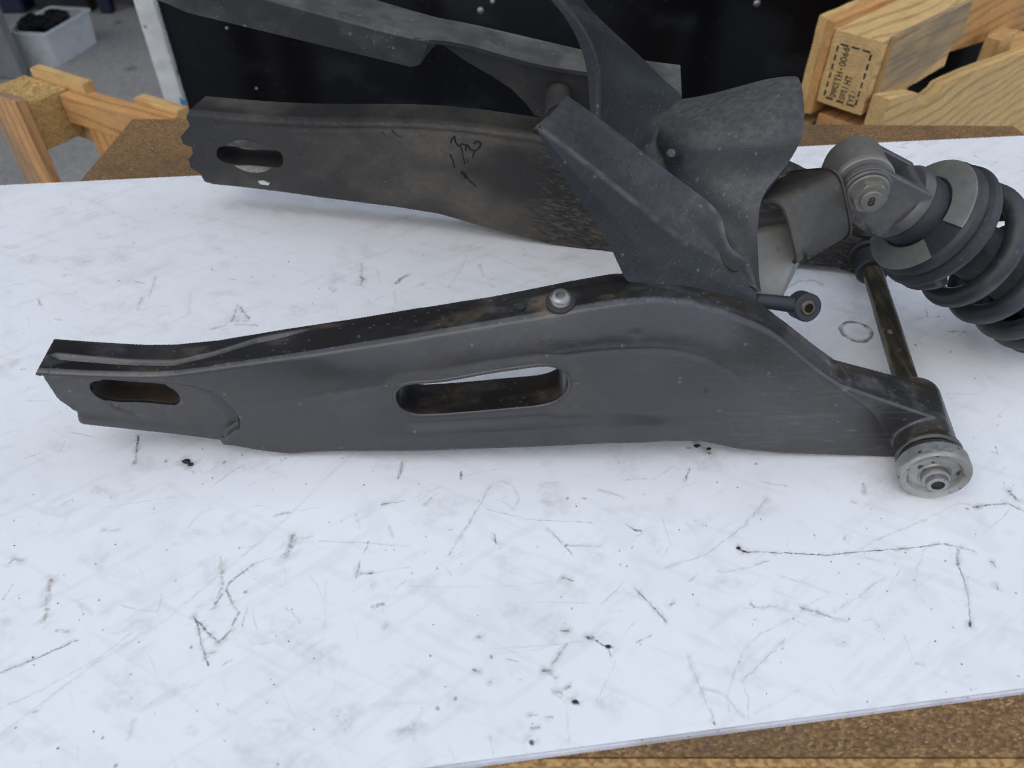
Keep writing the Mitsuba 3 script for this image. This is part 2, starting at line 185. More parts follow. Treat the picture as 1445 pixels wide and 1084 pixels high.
  (ZC, [(355, 836), (420, 800), (480, 798)], 5, .5, 0), (ZC, [(480, 798), (520, 818)], 4, .6, 0), (ZC, [(890, 175), (930, 165)], 8, .35, 2), (ZC, [(880, 250), (940, 225)], 14, .25, 2), (ZC, [(860, 185), (900, 190)], 5, .55, 0), (ZC, [(1215, 225), (1240, 240)], 6, .35, 0), (ZC, [(1100, 1033), (1145, 1032)], 5, .5, 0), (ZC, [(990, 920), (1005, 960), (960, 975)], 5, .25, 0), (ZC, [(840, 880), (880, 930)], 8, .2, 1), (ZC, [(980, 290), (1005, 286)], 6, .2, 1),
]: stroke(*a)
RING = atz(1208, 468)[:2]
def board_fn(p, n, uv):
    wx = p.x + 0.0016 * (fbm(p.x * 260, p.y * 260, 1.0, 3) - 0.5)
    wy = p.y + 0.0016 * (fbm(p.x * 260, p.y * 260, 7.0, 3) - 0.5)
    grain = fbm(p.x * 650, p.y * 650, 2.0, 3)
    br = smoothstep(0.28, 0.62, grain) * (0.35 + 0.8 * smoothstep(0.3, 0.65, fbm(p.x * 130, p.y * 130, 4.0, 3)))
    M = [mi.Float(0), mi.Float(0), mi.Float(0)]
    H = mi.Float(0)
    for ax, ay, bx, by, r, op, tone in SEGS:
        ex, ey = bx - ax, by - ay
        L = max(ex * ex + ey * ey, 1e-12)
        qx, qy = wx - ax, wy - ay
        h = dr.clip((qx * ex + qy * ey) * (1 / L), 0, 1)
        d = dr.sqrt(dr.square(qx - ex * h) + dr.square(qy - ey * h))
        soft = 0.12 if tone == 0 else 0.0
        if op > 0.35: H = dr.maximum(H, (0.42 * op) * (1 - smoothstep(r * 0.8, r * 3.2 + 0.0012, d)))
        M[tone] = dr.maximum(M[tone], (op * 0.95) * (1 - smoothstep(r * soft, r * 1.3, d)))
    H = H * smoothstep(0.42, 0.68, fbm((p.x + p.y) * 90, (p.y - p.x) * 210, 3.0, 4))
    rr = dr.sqrt(dr.square(wx - float(RING[0])) + dr.square((wy - float(RING[1])) * 0.95))
    ring = (1 - smoothstep(0.0006, 0.0019, dr.abs(rr - 0.0128 + 0.0016 * (noise(p.x * 120, p.y * 120) - 0.3)))) * 0.9
    ring = dr.maximum(ring, 0.6 * (1 - smoothstep(0.0002, 0.0008, dr.abs(rr - 0.0102 - 0.001 * noise(p.x * 90, p.y * 90)))))
    ring = dr.clip(ring * (0.45 + 0.55 * smoothstep(0.2, 0.55, noise(p.x * 190, p.y * 190, 5))), 0, 1)
    # faint random scratches in three directions, dots, grey haze of dirt
    sc = mi.Float(0)
    for k, (ca, sa, f) in enumerate(((0.94, 0.34, 26.0), (0.5, -0.86, 31.0), (0.77, 0.64, 22.0), (0.99, -0.1, 19.0))):
        u, v = wx * ca + wy * sa, wy * ca - wx * sa
        cu, cv = dr.floor(u * f), dr.floor(v * f * 2.2)
        pick = cell_rand(cu, cv, k + 3)
        c = (cell_rand(cu, cv, k + 40) - 0.5) * 0.7
        tilt = (cell_rand(cu, cv, k + 60) - 0.5) * 0.8
        fu, fv = u * f - cu - 0.5, v * f * 2.2 - cv - 0.5 + 0.35 * dr.square(u * f - cu - 0.5) * (cell_rand(cu, cv, k + 120) - 0.5) * 4
        ln = 0.15 + 0.3 * cell_rand(cu, cv, k + 80)
        sc = dr.maximum(sc, dr.select(pick > 0.62, 1.0, 0.0) * (1 - smoothstep(0.004, 0.028 + 0.02 * pick, dr.abs(fv - c - tilt * fu))) * (1 - smoothstep(ln * 0.5, ln, dr.abs(fu))) * (0.05 + 0.4 * dr.square(cell_rand(cu, cv, k + 99))))
    M[1] = dr.maximum(M[1], sc * 0.85 * smoothstep(0.35, 0.65, fbm(p.x * 60, p.y * 60, 4.0, 3)))
    d1, d2, w = voronoi(wx * 95, wy * 95)
    dots = dr.select(w > 0.93, 1 - smoothstep(0.01, 0.05 + (w - 0.93) * 0.9, d1), 0.0)
    d3, d4, w2 = voronoi(wx * 30 + 5, wy * 30)
    dots2 = dr.select(w2 > 0.90, 1 - smoothstep(0.01, 0.05, d3), 0.0)
    haze = smoothstep(0.42, 0.75, fbm(p.x * 9 + 4, p.y * 9, 3.0, 5)) * 0.13 + 0.15 * smoothstep(0.56, 0.78, fbm(p.x * 45 + p.y * 20, p.y * 30 - p.x * 12, 8.0, 5))
    sm = smoothstep(0.60, 0.80, fbm(p.x * 38 + 11, p.y * 55, 12.0, 5)) * fbm(p.x * 400, p.y * 400, 2.0, 2)
    haze = haze + 0.5 * sm + 0.16 * smoothstep(0.60, 0.76, fbm((p.x * 0.8 + p.y * 0.6) * 26, (p.y * 0.8 - p.x * 0.6) * 170, 5.0, 4)) + 0.14 * smoothstep(0.60, 0.76, fbm((p.x * 0.9 - p.y * 0.44) * 24, (p.y * 0.9 + p.x * 0.44) * 190, 9.0, 4))
    back = smoothstep(0.42, 0.75, p.y) * 0.07
    c = mix((0.835, 0.838, 0.842), (0.60, 0.59, 0.59), dr.clip(haze + back, 0, 1))
    c = mix(c, (0.30, 0.26, 0.21), dr.clip(H, 0, 1))
    c = mix(c, (0.34, 0.335, 0.345), dr.clip(M[1] * (0.35 + 0.75 * br), 0, 1))
    c = mix(c, (0.22, 0.165, 0.11), dr.clip(M[2] * (0.25 + 0.85 * br), 0, 1))
    c = mix(c, (0.035, 0.03, 0.028), dr.clip(M[0] * (0.3 + 0.85 * br), 0, 1))
    c = mix(c, (0.02, 0.018, 0.015), ring * (0.6 + 0.4 * grain))
    c = mix(c, (0.06, 0.045, 0.035), dr.clip(0.6 * dots + 0.55 * dots2, 0, 1))
    return c
principled('board_white', proc(board_fn), rough_fn(0.22, 0.42, 14), specular=0.45,
    bump=proc(lambda p, n, uv: fbm(p.x * 70, p.y * 70, 1.0, 3) + 0.2 * fbm(p.x * 700, p.y * 700, 1.0, 2), 1e-3), bscale=0.0002)
principled('board_edge', dusty((0.62, 0.62, 0.66), (0.2, 0.17, 0.14), 0.6, up=0, f=300), 0.5)

def chip_fn(p, n, uv):
    s = p.x + 0.2 * p.z
    a = fbm(s * 520, p.y * 800, p.z * 800, 3)
    b = noise(s * 1500, p.y * 1500, p.z * 1500)
    d1, d2, w = voronoi(s * 480 + p.z * 700 + 3 * a, p.y * 900 + p.z * 500 + 2 * a)
    c = mix((0.115, 0.060, 0.023), (0.265, 0.150, 0.058), smoothstep(0.25, 0.75, a * 0.65 + w * 0.35))
    c = mix(c, (0.42, 0.29, 0.15), 0.8 * smoothstep(0.80, 0.92, w) * (1 - smoothstep(0.2, 0.4, d1)))
    c = c * (0.75 + 0.5 * b)
    st = fbm(p.x * 8, p.y * 8, 4.0, 4)
    return mix(c, (0.05, 0.035, 0.025), 0.35 * smoothstep(0.5, 0.72, st))
principled('chipboard', proc(chip_fn), 0.75, bump=proc(lambda p, n, uv: fbm(p.x * 500, p.y * 500, p.z * 500, 2), 6e-4), bscale=0.0005)

principled('chip_edge', proc(lambda p, n, uv: mix((0.24, 0.12, 0.04), (0.48, 0.29, 0.11), smoothstep(0.25, 0.75, fbm(p.x * 420, p.y * 420, p.z * 420, 3)))), 0.8)
principled('rail_wood', proc(lambda p, n, uv: mix((0.20, 0.19, 0.16), (0.33, 0.31, 0.26), fbm(p.x * 60, p.y * 200, p.z * 200, 4))), 0.8)
def wood(key, pale, darkc, grey=0.0, knots=0.5):
    def fn(p, n, uv):
        end = uv.x > 50.0
        seed = dr.floor(uv.x / 3.0) * 7.3
        u, v = uv.x, uv.y
        warp = fbm(u * 5 + seed, v * 9 + seed, 0.5, 3)
        kx, ky = 0.25 + 0.4 * (noise(seed, 2.0) - 0.5), 0.03 * (noise(seed, 5.0) - 0.5)
        r = v * 60 + warp * 5.5 + u * 2.0
        g = dr.abs(2 * (r * 0.7 - dr.floor(r * 0.7)) - 1)
        fine = noise(u * 30 + seed, v * 900, 1.0)
        re = dr.sqrt(dr.square(u - 60.03) + dr.square(v + 0.02)) * 190 + 2 * noise(u * 50, v * 50)
        ge = dr.abs(2 * (re - dr.floor(re)) - 1)
        t = dr.select(end, 0.25 + 0.5 * ge * noise(u * 400, v * 400, 2.0), 0.75 * smoothstep(0.55, 0.95, g) * (0.4 + 0.6 * fine) + 0.25 * fine)
        c = mix(pale, darkc, dr.clip(t, 0, 1))
        st = fbm(u * 6 + seed, v * 14, 4.0, 4)
        c = mix(c, (0.14, 0.13, 0.115), grey * smoothstep(0.40, 0.62, st) * (0.5 + 0.5 * fine))
        d1, d2, w = voronoi(u * 11 + seed, v * 11)
        c = mix(c, (0.06, 0.035, 0.02), knots * dr.select(w > 0.8, 1 - smoothstep(0.03, 0.10, d1), 0.0))
        return c * (0.82 + 0.36 * fbm(u * 90, v * 90, seed, 3))
    principled(key, proc(fn), 0.7)
wood('wood_pale', (0.60, 0.385, 0.155), (0.36, 0.18, 0.055))
wood('wood_orange', (0.56, 0.30, 0.105), (0.34, 0.14, 0.04), grey=0.2)
wood('wood_weathered', (0.50, 0.33, 0.135), (0.27, 0.15, 0.065), grey=0.85, knots=0.9)
wood('wood_ring', (0.62, 0.42, 0.18), (0.33, 0.18, 0.06), grey=0.05, knots=0.2)
wood('wood_streaked', (0.55, 0.30, 0.12), (0.26, 0.12, 0.05), grey=0.75, knots=0.9)
def blk_fn(p, n, uv):
    a = fbm(p.x * 260, p.y * 260, p.z * 420, 3); b = noise(p.x * 420, p.y * 420, p.z * 420)
    return mix((0.33, 0.20, 0.065), (0.54, 0.345, 0.125), smoothstep(0.25, 0.75, a)) * (0.75 + 0.5 * b)
principled('wood_fibre', proc(blk_fn), 0.85, bump=proc(lambda p, n, uv: fbm(p.x * 300, p.y * 300, p.z * 300, 3), 1e-3), bscale=0.0008)

def conc_fn(p, n, uv):
    a = fbm(p.x * 3, p.y * 3, 1.0, 5); b = noise(p.x * 90, p.y * 90)
    d1, d2, w = voronoi(p.x * 5, p.y * 5)
    c = mix((0.185, 0.177, 0.168), (0.26, 0.25, 0.238), a) * (0.85 + 0.3 * b)
    return mix(c, (0.05, 0.045, 0.04), 0.6 * dr.select(w > 0.75, 1 - smoothstep(0.05, 0.18, d1), 0.0))
principled('concrete', proc(conc_fn), 0.85)
principled('slab_concrete', proc(lambda p, n, uv: mi.Color3f(conc_fn(p, n, uv)) * 0.92 + 0.012), 0.85)
def panel_fn(p, n, uv):
    a = fbm(p.x * 7, 1.0, p.z * 9, 4)
    return mix((0.0022, 0.003, 0.005), (0.014, 0.017, 0.022), smoothstep(0.55, 0.8, a) * 0.7 + 0.6 * specks(p, n, 60.0, 0.95))
principled('panel_black', proc(panel_fn), 0.16, specular=0.4)
principled('alu_white', dusty((0.58, 0.59, 0.57), (0.22, 0.19, 0.13), 0.35, up=0, sp=0.8, f=40, spf=50), 0.45)
principled('metal_grey', dusty((0.20, 0.205, 0.21), (0.10, 0.1, 0.1), 0.4), 0.45, metallic=0.3)
principled('tub_plastic', dusty((0.46, 0.47, 0.47), (0.30, 0.29, 0.27), 0.4), 0.5)
principled('black_part', (0.004, 0.004, 0.005), 0.6, specular=0.2)
principled('dark_cloth', proc(lambda p, n, uv: mix((0.006, 0.006, 0.009), (0.03, 0.024, 0.018), smoothstep(0.4, 0.7, fbm(p.x * 4, p.y * 4, p.z * 6, 4)))), 0.8)
principled('navy', (0.006, 0.008, 0.03), 0.5)
principled('blue_tape', (0.02, 0.16, 0.33), 0.5)

# ------------------------------------------------------------------ helpers
def add(key, mesh, mat, smooth=35, kind=None, **k):
    base, i = key, 1
    while key in scene: key = f'{base}_{i:03d}'; i += 1
    scene[key] = mikit.ply(mesh, mat, smooth, **k)
    if kind: labels.setdefault(key, {})['kind'] = kind
    return key
def thing(key, label, cat, group=None):
    labels[key] = {'label': label, 'category': cat}
    if group: labels[key]['group'] = group
def tm(man):
    m = man.to_mesh(); return trimesh.Trimesh(np.array(m.vert_properties[:, :3], float), np.array(m.tri_verts), process=False)
def man(mesh):
    return m3.Manifold(m3.Mesh(np.asarray(mesh.vertices, np.float32), np.asarray(mesh.faces, np.uint32)))
def unit(v): v = np.asarray(v, float); return v / np.linalg.norm(v)
def frame(axis, ref=(0, 0, 1)):
    a = unit(axis); r = np.asarray(ref, float)
    if abs(a @ r) > 0.98: r = np.array([1., 0, 0])
    x = unit(np.cross(r, a)); return x, np.cross(a, x), a
def to_frame(mesh, o, axis, ref=(0, 0, 1)):      # local z -> axis
    x, y, a = frame(axis, ref); M = np.eye(4); M[:3, 0], M[:3, 1], M[:3, 2], M[:3, 3] = x, y, a, o
    m = mesh.copy(); m.apply_transform(M); return m
def lathe(prof, o, axis, n=72, jit=0):
    prof = np.array(prof, float)
    m = trimesh.creation.revolve(prof, sections=n)
    if m.volume < 0: m.invert()
    return to_frame(m, o, axis)
def cyl(r, h0, h1, o, axis, ch=0.0008, n=64):
    return lathe([(0, h0), (r - ch, h0), (r, h0 + ch), (r, h1 - ch), (r - ch, h1), (0, h1)], o, axis, n)
def ringm(r0, r1, h0, h1, o, axis, ch=0.0008, n=72):
    return lathe([(r0, h0), (r1 - ch, h0), (r1, h0 + ch), (r1, h1 - ch), (r1 - ch, h1), (r0, h1), (r0, h0)], o, axis, n)
def tube(P, r, n=20, closed=False, caps=True):
    P = np.asarray(P, float); T = np.gradient(P, axis=0); T /= np.linalg.norm(T, axis=1, keepdims=True)
    N = np.zeros_like(P); a = np.cross(T[0], [0, 0, 1.0]);
    if np.linalg.norm(a) < 1e-3: a = np.array([1., 0, 0])
    for i in range(len(P)):
        a = a - T[i] * (a @ T[i]); a = a / np.linalg.norm(a); N[i] = a
    B = np.cross(T, N); th = np.arange(n) * 2 * np.pi / n; r = np.broadcast_to(r, (len(P),))
    V = (P[:, None] + r[:, None, None] * (np.cos(th)[None, :, None] * N[:, None] + np.sin(th)[None, :, None] * B[:, None])).reshape(-1, 3)
    F = []
    i, j = np.meshgrid(np.arange(len(P) - 1), np.arange(n), indexing='ij')
    q = np.stack([i * n + j, i * n + (j + 1) % n, (i + 1) * n + (j + 1) % n, (i + 1) * n + j], -1).reshape(-1, 4)
    F = np.vstack([q[:, [0, 1, 2]], q[:, [0, 2, 3]]])
    V = np.vstack([V, P[:1], P[-1:]]); c0, c1 = len(V) - 2, len(V) - 1; L = (len(P) - 1) * n
    jj = np.arange(n)
    F = np.vstack([F, np.stack([np.full(n, c0), (jj + 1) % n, jj], -1), np.stack([np.full(n, c1), L + jj, L + (jj + 1) % n], -1)])
    m = trimesh.Trimesh(V, F, process=False)
    if m.volume < 0: m.invert()
    return m
def smooth_line(P, n=200, k=3):
    P = np.asarray(P, float); d = np.r_[0, np.cumsum(np.linalg.norm(np.diff(P, axis=0), axis=1))]
    return make_interp_spline(d, P, k=min(k, len(P) - 1))(np.linspace(0, d[-1], n))
def sheet(G, th, away=None):
    """Grid of points (nr, nc, 3) -> closed shell, th thick on the side facing away from the point `away`."""
    G = np.asarray(G, float); nr, nc = G.shape[:2]
    du, dv = np.gradient(G, axis=1), np.gradient(G, axis=0)
    N = np.cross(du, dv); N /= np.linalg.norm(N, axis=2, keepdims=True) + 1e-12
    away = CAM if away is None else np.asarray(away)
    if np.mean(np.sum(N * (G - away), axis=2)) < 0: N = -N
    V = np.vstack([G.reshape(-1, 3), (G + N * th).reshape(-1, 3)]); o = nr * nc
    i, j = np.meshgrid(np.arange(nr - 1), np.arange(nc - 1), indexing='ij')
    q = np.stack([i * nc + j, i * nc + j + 1, (i + 1) * nc + j + 1, (i + 1) * nc + j], -1).reshape(-1, 4)
    ring = [(0, c) for c in range(nc)] + [(r, nc - 1) for r in range(1, nr)] + [(nr - 1, c) for c in range(nc - 2, -1, -1)] + [(r, 0) for r in range(nr - 2, 0, -1)]
    ring = np.array([r * nc + c for r, c in ring]); nx = np.roll(ring, -1)
    side = np.stack([ring, ring + o, nx + o, nx], -1)
    Q = np.vstack([q, q[:, ::-1] + o, side])
    m = trimesh.Trimesh(V, np.vstack([Q[:, [0, 1, 2]], Q[:, [0, 2, 3]]]), process=False)
    m.fix_normals(); return m
def patch(rows, nr=40, nc=60, sig=1.2, kr=1, kc=3):
    """rows: control rows of points; spline along the columns, across the rows linear then softened (kr=1) or spline (kr=3)."""
    R = np.array([smooth_line(r, nc, kc) for r in rows])
    if kr == 1:
        t = np.linspace(0, 1, len(R)); tt = np.linspace(0, 1, nr)
        G = np.array([[np.interp(tt, t, R[:, c, k]) for k in range(3)] for c in range(nc)]).transpose(2, 0, 1)
        G2 = gaussian_filter1d(G, sig, axis=0, mode='nearest'); G2[0], G2[-1] = G[0], G[-1]; return G2
    t = np.linspace(0, 1, len(R)); return make_interp_spline(t, R, k=kr)(np.linspace(0, 1, nr))
def cbox(sx, sy, sz, ch=0.001):
    a = [m3.Manifold.cube([sx - 2 * ch * (k != 0), sy - 2 * ch * (k != 1), sz - 2 * ch * (k != 2)], True) for k in range(3)]
    return m3.Manifold.batch_hull(a)
def hexa(lo, hi, O, A, ch=0.0012):     # chamfered box from lo to hi in the frame with columns A at O
    lo, hi = np.array(lo, float), np.array(hi, float)
    m = tm(cbox(*(hi - lo), ch)); v = m.vertices + (lo + hi) / 2
    m.vertices = O + v @ np.asarray(A).T
    if np.linalg.det(A) < 0: m.invert()
    return m, v
NPL = [0]
def plank(key, lo, hi, O, A, mat, long_axis, ch=0.0015, polys=None):
    """A board; uv = metres along and across the grain, end grain is marked by u > 50."""
    if polys is None:
        lo, hi = np.array(lo, float), np.array(hi, float)
        man_ = cbox(*(hi - lo), ch).translate(((lo + hi) / 2).tolist())
    else: man_ = polys
    m = tm(man_.refine_to_length(0.02)); v = m.vertices.copy()
    v = v + (np.stack([meshkit.fbm(v * 60 + k * 9 + NPL[0], 3) for k in range(3)], 1) - 0.5) * 0.0022
    tri = v[m.faces].reshape(-1, 3)
    nrm = np.repeat(np.cross(v[m.faces][:, 1] - v[m.faces][:, 0], v[m.faces][:, 2] - v[m.faces][:, 0]), 3, 0)
    ax = np.argmax(np.abs(nrm), axis=1); NPL[0] += 1; off = (NPL[0] % 15) * 3.0
    oth = [k for k in range(3) if k != long_axis]
    cross_ = np.where(ax == oth[0], tri[:, oth[1]], tri[:, oth[0]])
    uv = np.stack([1.2 + tri[:, long_axis] * 0.5 + off, cross_ + 0.02 * ax], 1)
    e = ax == long_axis
    uv[e] = np.stack([60 + tri[e][:, oth[0]], tri[e][:, oth[1]]], 1)
    V = O + tri @ np.asarray(A).T; F = np.arange(len(V)).reshape(-1, 3)
    if np.linalg.det(A) < 0: F = F[:, ::-1]
    return add(key, trimesh.Trimesh(V, F, process=False), mat, False, uv=uv)

# ------------------------------------------------------------------ setting
GZ = -0.85
def flat(x0, x1, y0, y1, z): return trimesh.Trimesh([[x0, y0, z], [x1, y0, z], [x1, y1, z], [x0, y1, z]], [[0, 1, 2], [0, 2, 3]])
add('ground', flat(-40, 40, -40, 40, GZ), 'concrete', False, 'structure')
# lighter slab on the ground, left
s0, s1, s2, s3 = [atz(*q, GZ + .02) for q in ((116, 27), (330, 34), (330, 300), (55, 130))]
slab = m3.Manifold.hull_points(np.array([p + [0, 0, dz] for p in (s0, s1, s2, s3) for dz in (0, -0.02)], np.float32))
add('pavement', tm(slab), 'slab_concrete', False, 'structure')

# workbench: chipboard top (corners read off the photograph), legs out of sight
CZ = -0.0045
c00, c10 = atz(187, 168, CZ), atz(1430, 178, CZ)
cf0, cf1 = atz(300, 1070, CZ), atz(1445, 1066, CZ)
fy = (cf0[1] + cf1[1]) / 2
top = m3.Manifold.hull_points(np.array([(c00[0], c00[1], CZ - dz) for dz in (0.0, .012)] + [(c10[0], c10[1], CZ - dz) for dz in (0.0, .012)] + [(c00[0] - .0, fy, CZ - dz) for dz in (0.0, .012)] + [(c10[0] + .06, fy, CZ - dz) for dz in (0.0, .012)], np.float32))
add('workbench__top', tm(top.refine_to_length(0.05)), 'chipboard', False)
for x in (c00[0] + .14, c10[0] - .10):
    for y in (fy + .06, c00[1] - .10):
        m, _ = hexa((-.03, -.03, 0), (.03, .03, CZ - .0125 - GZ), np.array([x, y, GZ]), np.eye(3)); add('workbench__leg', m, 'wood_fibre', False)
m, _ = hexa((c00[0], fy - .0042, CZ - .0115), (c10[0] + .06, fy - .0003, CZ - .0006), np.zeros(3), np.eye(3), .0006); add('workbench__edge_band', m, 'chip_edge', False)
m, _ = hexa((c00[0] + .01, fy - .016, CZ - .075), (c10[0] + .05, fy + .02, CZ - .0125), np.zeros(3), np.eye(3), .001); add('workbench__rail', m, 'rail_wood', False)
thing('workbench', 'brown chipboard bench top under the white board, showing along the front and back edges', 'workbench')

# white board, a 4 mm sheet lying askew on the chipboard
b_l0, b_l1 = atz(0, 261.5), atz(1445, 191.5); b_f0, b_f1 = atz(592, 1084), atz(1445, 971)
def along(a, b, x): t = (x - a[0]) / (b[0] - a[0]); return a + (b - a) * t
bp = [along(b_l0, b_l1, -.78), along(b_l0, b_l1, .92), along(b_f0, b_f1, .92), along(b_f0, b_f1, -.78)]
cs2 = m3.CrossSection([[(p[0], p[1]) for p in bp][::-1]])
bm = tm(m3.Manifold.extrude(cs2, 0.004).translate([0, 0, -0.004]))
add('white_board', bm, 'board_white', False)
# a clear edge band along the front edge of the board
e0, e1 = along(b_f0, b_f1, -.5), along(b_f0, b_f1, .9)
nrm_ = unit([-(e1 - e0)[1], (e1 - e0)[0], 0])
if nrm_[1] > 0: nrm_ = -nrm_
ed = m3.Manifold.hull_points(np.array([e + nrm_ * a + [0, 0, z] for e in (e0, e1) for a in (0.0003, 0.0016) for z in (-0.0005, -0.0042)], np.float32))
add('white_board__edge_strip', tm(ed), 'board_edge', False)
thing('white_board', 'white scratched and grease-marked plastic sheet that the black swingarm lies on', 'board')

# black panel behind, with rivets, and the white post at its left end
PY = 1.95
pl = aty(262, 165, PY)[0]; 
m, _ = hexa((pl + .012, PY, GZ + .004), (3.6, PY + .03, 2.9), np.zeros(3), np.eye(3)); add('black_wall', m, 'panel_black', False)
for (px, py, r) in ((678, 15, .0085), (695, 2.5, .0055), (1068, 5, .0085), (362, 125, .0036), (320, 40, .0032)):
    q = aty(px, py, PY); add('black_wall__rivet', to_frame(trimesh.creation.revolve([(r * math.cos(t), r * .7 * math.sin(t)) for t in np.linspace(0, math.pi / 2, 8)], sections=24), q, (0, -1, 0)), 'zinc_bright', True)
thing('black_wall', 'tall glossy black wall with small round rivets behind the bench', 'wall')
wl, wr = aty(240, 165, PY - .02)[0], aty(266, 165, PY - .02)[0]
m, _ = hexa((wl, PY - .024, GZ + .004), (wr, PY + .0, 2.9), np.zeros(3), np.eye(3), .003); add('white_post__profile', m, 'alu_white', False)
m, _ = hexa((wl - .004, PY + .0005, GZ + .004), (wr - .004, PY + .05, 2.9), np.zeros(3), np.eye(3), .002); add('white_post__flange', m, 'metal_grey', False)
q = aty(252, 159, PY - .024); add('white_post__screw', cyl(.0055, 0, .003, q, (0, -1, 0)), 'dirty_dark')
thing('white_post', 'upright white metal post at the left end of the black wall', 'post')

# ------------------------------------------------------------------ right pallet, standing on its side behind the bench
def pallet_frame(pc, pu, pv, z, scale):
    O = atz(*pc, z); u = unit((atz(*pu, z) - O) * [1, 1, 0]); v = np.array([-u[1], u[0], 0])
    if (atz(*pv, z) - O) @ v < 0: v = -v
    return O, u, v
P1 = 'wooden_pallet'
Yb = 1.12
O1 = aty(1214, 164, Yb); tl = aty(1237, 63, Yb)
Hb = aty(1214, 164, Yb); top_z = tl[2]
u1 = unit((atz(1133, 137, O1[2]) - O1) * [1, 1, 0]); v1 = np.array([u1[1], -u1[0], 0]) * 1.0
if v1[1] < 0: v1 = -v1
A1 = np.stack([u1, v1, [0, 0, 1]], 1); O1 = np.array([O1[0], O1[1], O1[2]])
hb = top_z - O1[2] + .004; wb = np.linalg.norm((atz(1133, 137, O1[2]) - O1)[:2])
print('pallet block', wb, hb, 'u', u1, 'v', v1, O1)
plank(P1 + '__block', (0, 0, 0), (wb * .78, .285, hb), O1, A1, 'wood_ring', 1)
labels[P1 + '__block'] = {'label': 'block with the black stencilled heat treatment mark'}
def boardpoly(pts, u0, u1_):      # polygon in (v, w), extruded along u
    c = m3.CrossSection([[(a, b) for a, b in pts]], m3.FillRule.NonZero)
    return m3.Manifold.extrude(c, u1_ - u0).transform(np.array([[0, 0, 1, u0], [1, 0, 0, 0], [0, 1, 0, 0]], float))
plank(P1 + '__plank', None, None, O1, A1, 'wood_orange', 1, polys=boardpoly([(-.004, -.02), (.25, -.035), (.51, -.052), (1.05, -.122), (1.05, .10), (-.004, hb + .010)], wb * .785, wb * .785 + .012))
plank(P1 + '__plank', (wb * .785 + .0125, -.006, -.03), (wb * .785 + .026, .9, hb + .014), O1, A1, 'wood_pale', 1)
plank(P1 + '__plank', None, None, O1, A1, 'wood_weathered', 1, polys=boardpoly([(.018, -.002), (.10, .0), (.14, .012), (.20, .022), (.235, .036), (.27, .044), (.276, .050), (.292, .052), (.275, hb), (.018, hb + .003)], -.008, -.0006))
plank(P1 + '__plank', None, None, O1, A1, 'wood_ring', 1, polys=boardpoly([(.0, -.20), (.95, -.42), (.95, -.088), (.62, -.050), (.34, -.014), (.30, -.010), (.22, -.004), (.21, -.012), (.165, -.018), (.135, -.014), (.13, .006), (.09, .020), (.0, .036)], -.034, -.0085))
plank(P1 + '__block', (.0, .01, -.34), (.07, .14, -.02), O1, A1, 'wood_orange', 1)
plank(P1 + '__block', (.0, .72, -.22), (.07, .86, -.085), O1, A1, 'wood_pale', 1)
plank(P1 + '__plank', (.02, .62, GZ - O1[2] + .003), (.05, .70, -.04), O1, A1, 'wood_pale', 2)
plank(P1 + '__plank', (-.007, .47, GZ - O1[2] + .003), (.018, .55, -.19), O1, A1, 'wood_orange', 2)
plank(P1 + '__plank', (wb * .785, .0, GZ - O1[2] + .003), (wb * 1.0, .1, -.038), O1, A1, 'wood_weathered', 2)
plank(P1 + '__plank', (-.033, .1, GZ - O1[2] + .003), (-.01, .2, -.252), O1, A1, 'wood_weathered', 2)
thing(P1, 'pale wooden pallet on its edge at the right with a stencilled block', 'pallet')
# stencilled mark on the block: a dashed frame and lettering that reads upwards
def on_block(mesh2d, d=0.0006):    # local x = up along the block, y = across to the left
    m = mesh2d.copy(); v = m.vertices
    m.vertices = O1 + np.outer(v[:, 1], u1) + np.outer(v[:, 2] - d, v1) + np.outer(v[:, 0], [0, 0, 1]); 
    m.fix_normals(); return m
def rect2(x0, x1, y0, y1, ske=0.0):
    m = trimesh.creation.box((x1 - x0, y1 - y0, .0006)); m.apply_translation(((x0 + x1) / 2, (y0 + y1) / 2, 0.0003)); return m
W_ = wb * .78
fx0, fx1, fy0, fy1 = hb * .10, hb * .83, W_ * .16, W_ * .84
marks = []
for k in range(6):
    a = fx0 + (fx1 - fx0) * (k + .15) / 6; b = fx0 + (fx1 - fx0) * (k + .78) / 6
    marks += [rect2(a, b, fy0 - .0014, fy0 + .0014), rect2(a, b, fy1 - .0014, fy1 + .0014)]
for k in range(3):
    a = fy0 + (fy1 - fy0) * (k + .12) / 3; b = fy0 + (fy1 - fy0) * (k + .82) / 3
    marks += [rect2(fx0 - .0015, fx0 + .0015, a, b), rect2(fx1 - .0012, fx1 + .0012, a, b)]
add(P1 + '__block__stencil_mark', on_block(trimesh.util.concatenate(marks)), 'ink', False)
def word(t, x, y, h, w=None):
    m = meshkit.text_mesh(t, h, 0.0006, True); m.vertices = m.vertices - [m.bounds[0][0], 0, 0]
    if w: m.vertices = m.vertices * [w / m.bounds[1][0], 1, 1]
    m.vertices = m.vertices * [1, 1, 1] + [x, y, 0]; return m
fh = fy1 - fy0
add(P1 + '__block__stencil_mark', on_block(word('TH-0066', fx0 + hb * .25, fy0 + fh * .64, fh * .19, hb * .46)), 'ink', False)
add(P1 + '__block__stencil_mark', on_block(word('HT', fx0 + hb * .25, fy0 + fh * .33, fh * .19, hb * .12)), 'ink', False)
